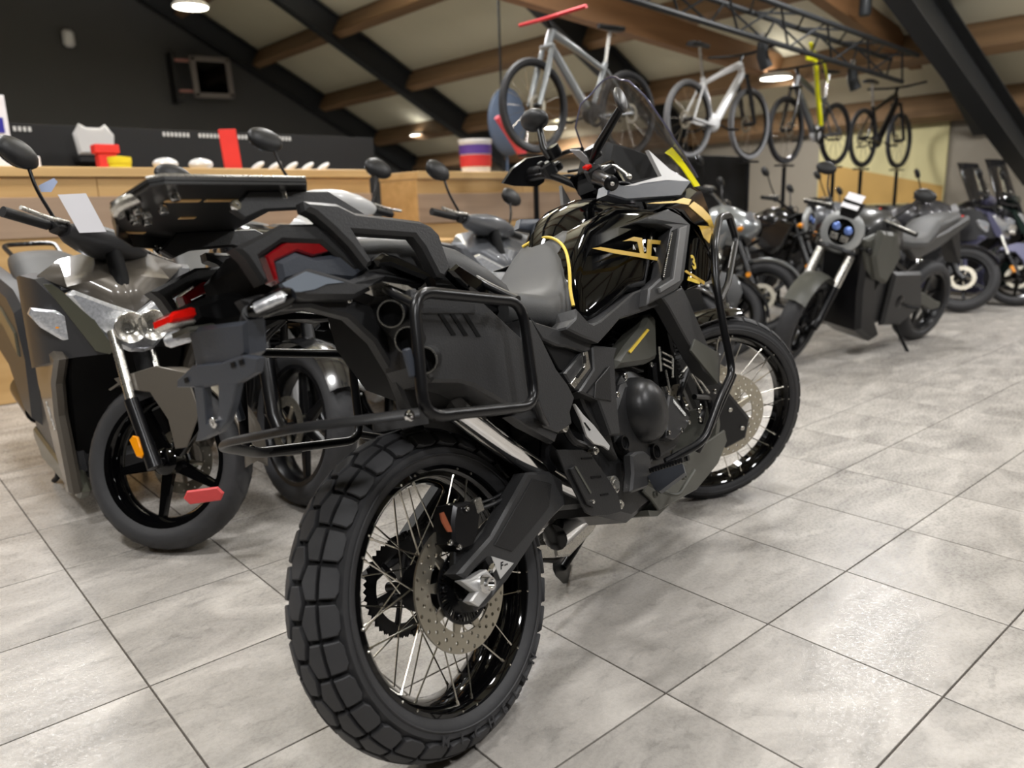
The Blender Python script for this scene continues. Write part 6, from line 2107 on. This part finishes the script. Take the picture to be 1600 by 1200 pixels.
def bicycle(a, b, z, frame_m, fork_m, label, tyre_m=None, wb=1.08, s=1.0, accent=None, battery=None, saddle=True, turned=False):
    """front wheel at the origin side (towards -a); stands on two wheel cradles"""
    M = Matrix.Translation((a, b, z)) @ Matrix.Scale(s, 4)
    if turned:
        M = Matrix.Translation((a + wb, b, z)) @ Matrix.Rotation(PI, 4, 'Z')
    t = thing('bicycle', label, 'bicycle', M, 'bicycles lifted above the showroom')
    Rr = .345
    tyre_m = tyre_m or RUBBER
    for (x_, nm) in ((0, 'front'), (wb, 'rear')):
        T = Matrix.Translation((x_, 0, Rr))
        MB().lathe([(Rr, 0), (Rr - .01, .024), (Rr - .035, .026), (Rr - .045, .015), (Rr - .045, -.015), (Rr - .035, -.026), (Rr - .01, -.024)], n=52).build('tyre', tyre_m, t, 60, T)
        rm = MB().lathe([(Rr - .045, .014), (Rr - .045, -.014), (Rr - .062, -.009), (Rr - .062, .009)], n=52).build('rim', SATIN, t, 60, T)
        MB().cyl((0, -.05, 0), (0, .05, 0), .022, n=14).build('hub', SATIN, t, 50, T)
        me = MB().cyl((.02, -.03, 0), (Rr - .05, 0, 0), .0018, n=4).mesh('spoke', SPOKEM)
        for k in range(20):
            o = bpy.data.objects.new('spoke', me)
            COL.objects.link(o)
            o.parent = rm
            o.matrix_local = T @ Matrix.Rotation(2 * PI * k / 20, 4, 'Y') @ Matrix.Diagonal((1, 1 if k % 2 else -1, 1, 1))
        MB().lathe([(.05, .0), (.08, .0), (.08, .003), (.05, .003)], c=(0, -.04, 0), n=26).build('disc', STEEL, t, 50, T)
    HT, HBt = Vector((.20, 0, .90)), Vector((.155, 0, .78))
    BB, SE, ST = Vector((.62, 0, .30)), Vector((.80, 0, .72)), Vector((.86, 0, .98))
    RA_ = Vector((wb, 0, Rr))
    MB().tube([HBt, HT], .030, 14).build('head_tube', frame_m, t, 50)
    MB().tube([HBt + Vector((.01, 0, .02)), BB], [.036, .042], 14).build('down_tube', frame_m, t, 50)
    MB().tube([HT + Vector((.01, 0, -.02)), Vector((.45, 0, .80)), SE - Vector((0, 0, .06))], [.034, .028, .022], 12, fil=.15).build('top_tube', frame_m, t, 50)
    MB().tube([BB, SE], .022, 12).build('seat_tube', frame_m, t, 50)
    for y_ in (-1, 1):
        MB().tube([BB + Vector((.03, y_ * .04, 0)), RA_ + Vector((0, y_ * .06, 0))], .013, 8).build('chain_stay', frame_m, t, 50)
        MB().tube([SE + Vector((0, y_ * .02, -.05)), RA_ + Vector((0, y_ * .06, 0))], .011, 8).build('seat_stay', frame_m, t, 50)
        MB().tube([Vector((0, y_ * .06, Rr)), Vector((.10, y_ * .06, .62)), Vector((.15, y_ * .05, .77))], [.02, .024, .018], 10).build('fork_leg', fork_m, t, 50)
    MB().box((.15, 0, .78), (.05, .14, .03), bev=.008).build('fork_crown', fork_m, t)
    MB().tube([SE, ST], .015, 10).build('seat_post', ALU, t, 50)
    rings = [sup_ring(x_, .995, hy, .02, 2.4, 14) for x_, hy in ((.72, .018), (.78, .025), (.88, .06), (.97, .07), (.99, .05))]
    MB().loft(rings).build('saddle', PLAST, t, 50)
    MB().tube([HT, Vector((.16, 0, .97))], .018, 10).build('stem', SATIN, t, 50)
    MB().tube([(.20, -.36, 1.0), (.15, -.1, .98), (.15, .1, .98), (.20, .36, 1.0)], .014, 10, fil=.04).build('handlebar', accent or SATIN, t, 50)
    MB().lathe([(.06, 0), (.09, 0), (.09, .004), (.06, .004)], c=(.62, -.06, .30), n=28).build('chainring', SATIN, t)
    if battery:
        MB().ball((.62, 0, .33), .09, 1.0, .6, 1.0, n=16, m=10).build('motor', battery, t, 50)
    for y_, d_ in ((-.09, 1), (.09, -1)):
        MB().tube([(.62, y_, .30), (.62 + .12 * d_, y_ * 1.1, .26 - .1 * d_ * 0)], .010, 8).box((.62 + .13 * d_, y_ * 1.6, .26), (.09, .07, .02), bev=.004).build('crank', SATIN, t)
    return t


BZ = 1.485
BB_ = 4.52
bicycle(4.22, BB_, BZ, SILVERP, SILVERP, 'grey electric bicycle with a red handlebar, first of the lifted row', accent=mat('red_metal', (200, 54, 62), .4, .3, noise_amt=.04), battery=PLAST)
bicycle(6.15, BB_, BZ, WHITEPT, BLACKP, 'white bicycle with fat grey tyres, second of the lifted row', tyre_m=mat('grey_tyre', (112, 112, 114), .7, noise_amt=.06), wb=1.0, battery=WHITEPT, turned=True)
bicycle(7.85, BB_, BZ - .03, GREYP, BLACKP, 'grey bicycle with a long yellow cover hanging on its frame', battery=WHITEPT)
bicycle(9.62, BB_, BZ - .05, BLACKP, BLACKP, 'black bicycle at the right end of the lifted row', wb=1.0, battery=PLAST, turned=True)
# yellow cover on the third
m = MB().tube([(8.05, 4.40, 2.66), (8.16, 4.40, 2.50), (8.25, 4.40, 2.2), (8.35, 4.40, 1.86)], [.04, .06, .055, .05], 10, fil=.08, flat=.5)
m.tube([(8.13, 4.38, 2.56), (8.3, 4.38, 2.5), (8.42, 4.38, 2.3)], [.03, .035, .02], 8, fil=.05, flat=.5)
m.box((8.07, 4.39, 2.52), (.22, .03, .07), bev=.01)
o = m.build('yellow_cover', mat('fluorescent_yellow', (226, 222, 24), .6, noise_amt=.06), None, 50)
tag(o, 'bright yellow bag draped over the frame of the third bicycle', 'cover')
# wheel stands: posts and trays carrying the bicycles
k = 0
for a in (4.22, 5.30, 6.15, 7.15, 7.85, 8.93, 9.62, 10.62):
    zt = BZ if a < 7.5 else (BZ - .03 if a < 9.3 else BZ - .05)
    lb = {4.22: 'post under the front wheel of the grey electric bicycle', 5.30: 'post under the rear wheel of the grey electric bicycle',
          6.15: 'post under the left wheel of the white bicycle', 7.15: 'post under the right wheel of the white bicycle',
          7.85: 'post under the left wheel of the bicycle with the yellow cover', 8.93: 'post under the right wheel of the bicycle with the yellow cover',
          9.62: 'post under the left wheel of the black bicycle', 10.62: 'post under the right wheel of the black bicycle'}[a]
    t = thing('bicycle_post', 'thin grey ' + lb, 'stand', Matrix.Translation((a, BB_, 0)), 'posts carrying the bicycles')
    MB().cyl((0, 0, 0.01), (0, 0, zt - .03), .022, n=12).build('post', SATIN, t)
    MB().box((0, 0, .006), (.4, .4, .012), bev=.003).build('base_plate', SATIN, t)
    MB().box((0, 0, zt - .016), (.30, .07, .02), bev=.004).build('wheel_tray', SATIN, t)
# dark partition low behind the row
m = MB().box((7.35, 5.3, .80), (2.0, .06, 1.58), bev=.004)
o = m.build('partition', mat('black_board', (30, 30, 31), .7))
tag(o, 'black chest-high partition behind the silver scooter', 'partition')
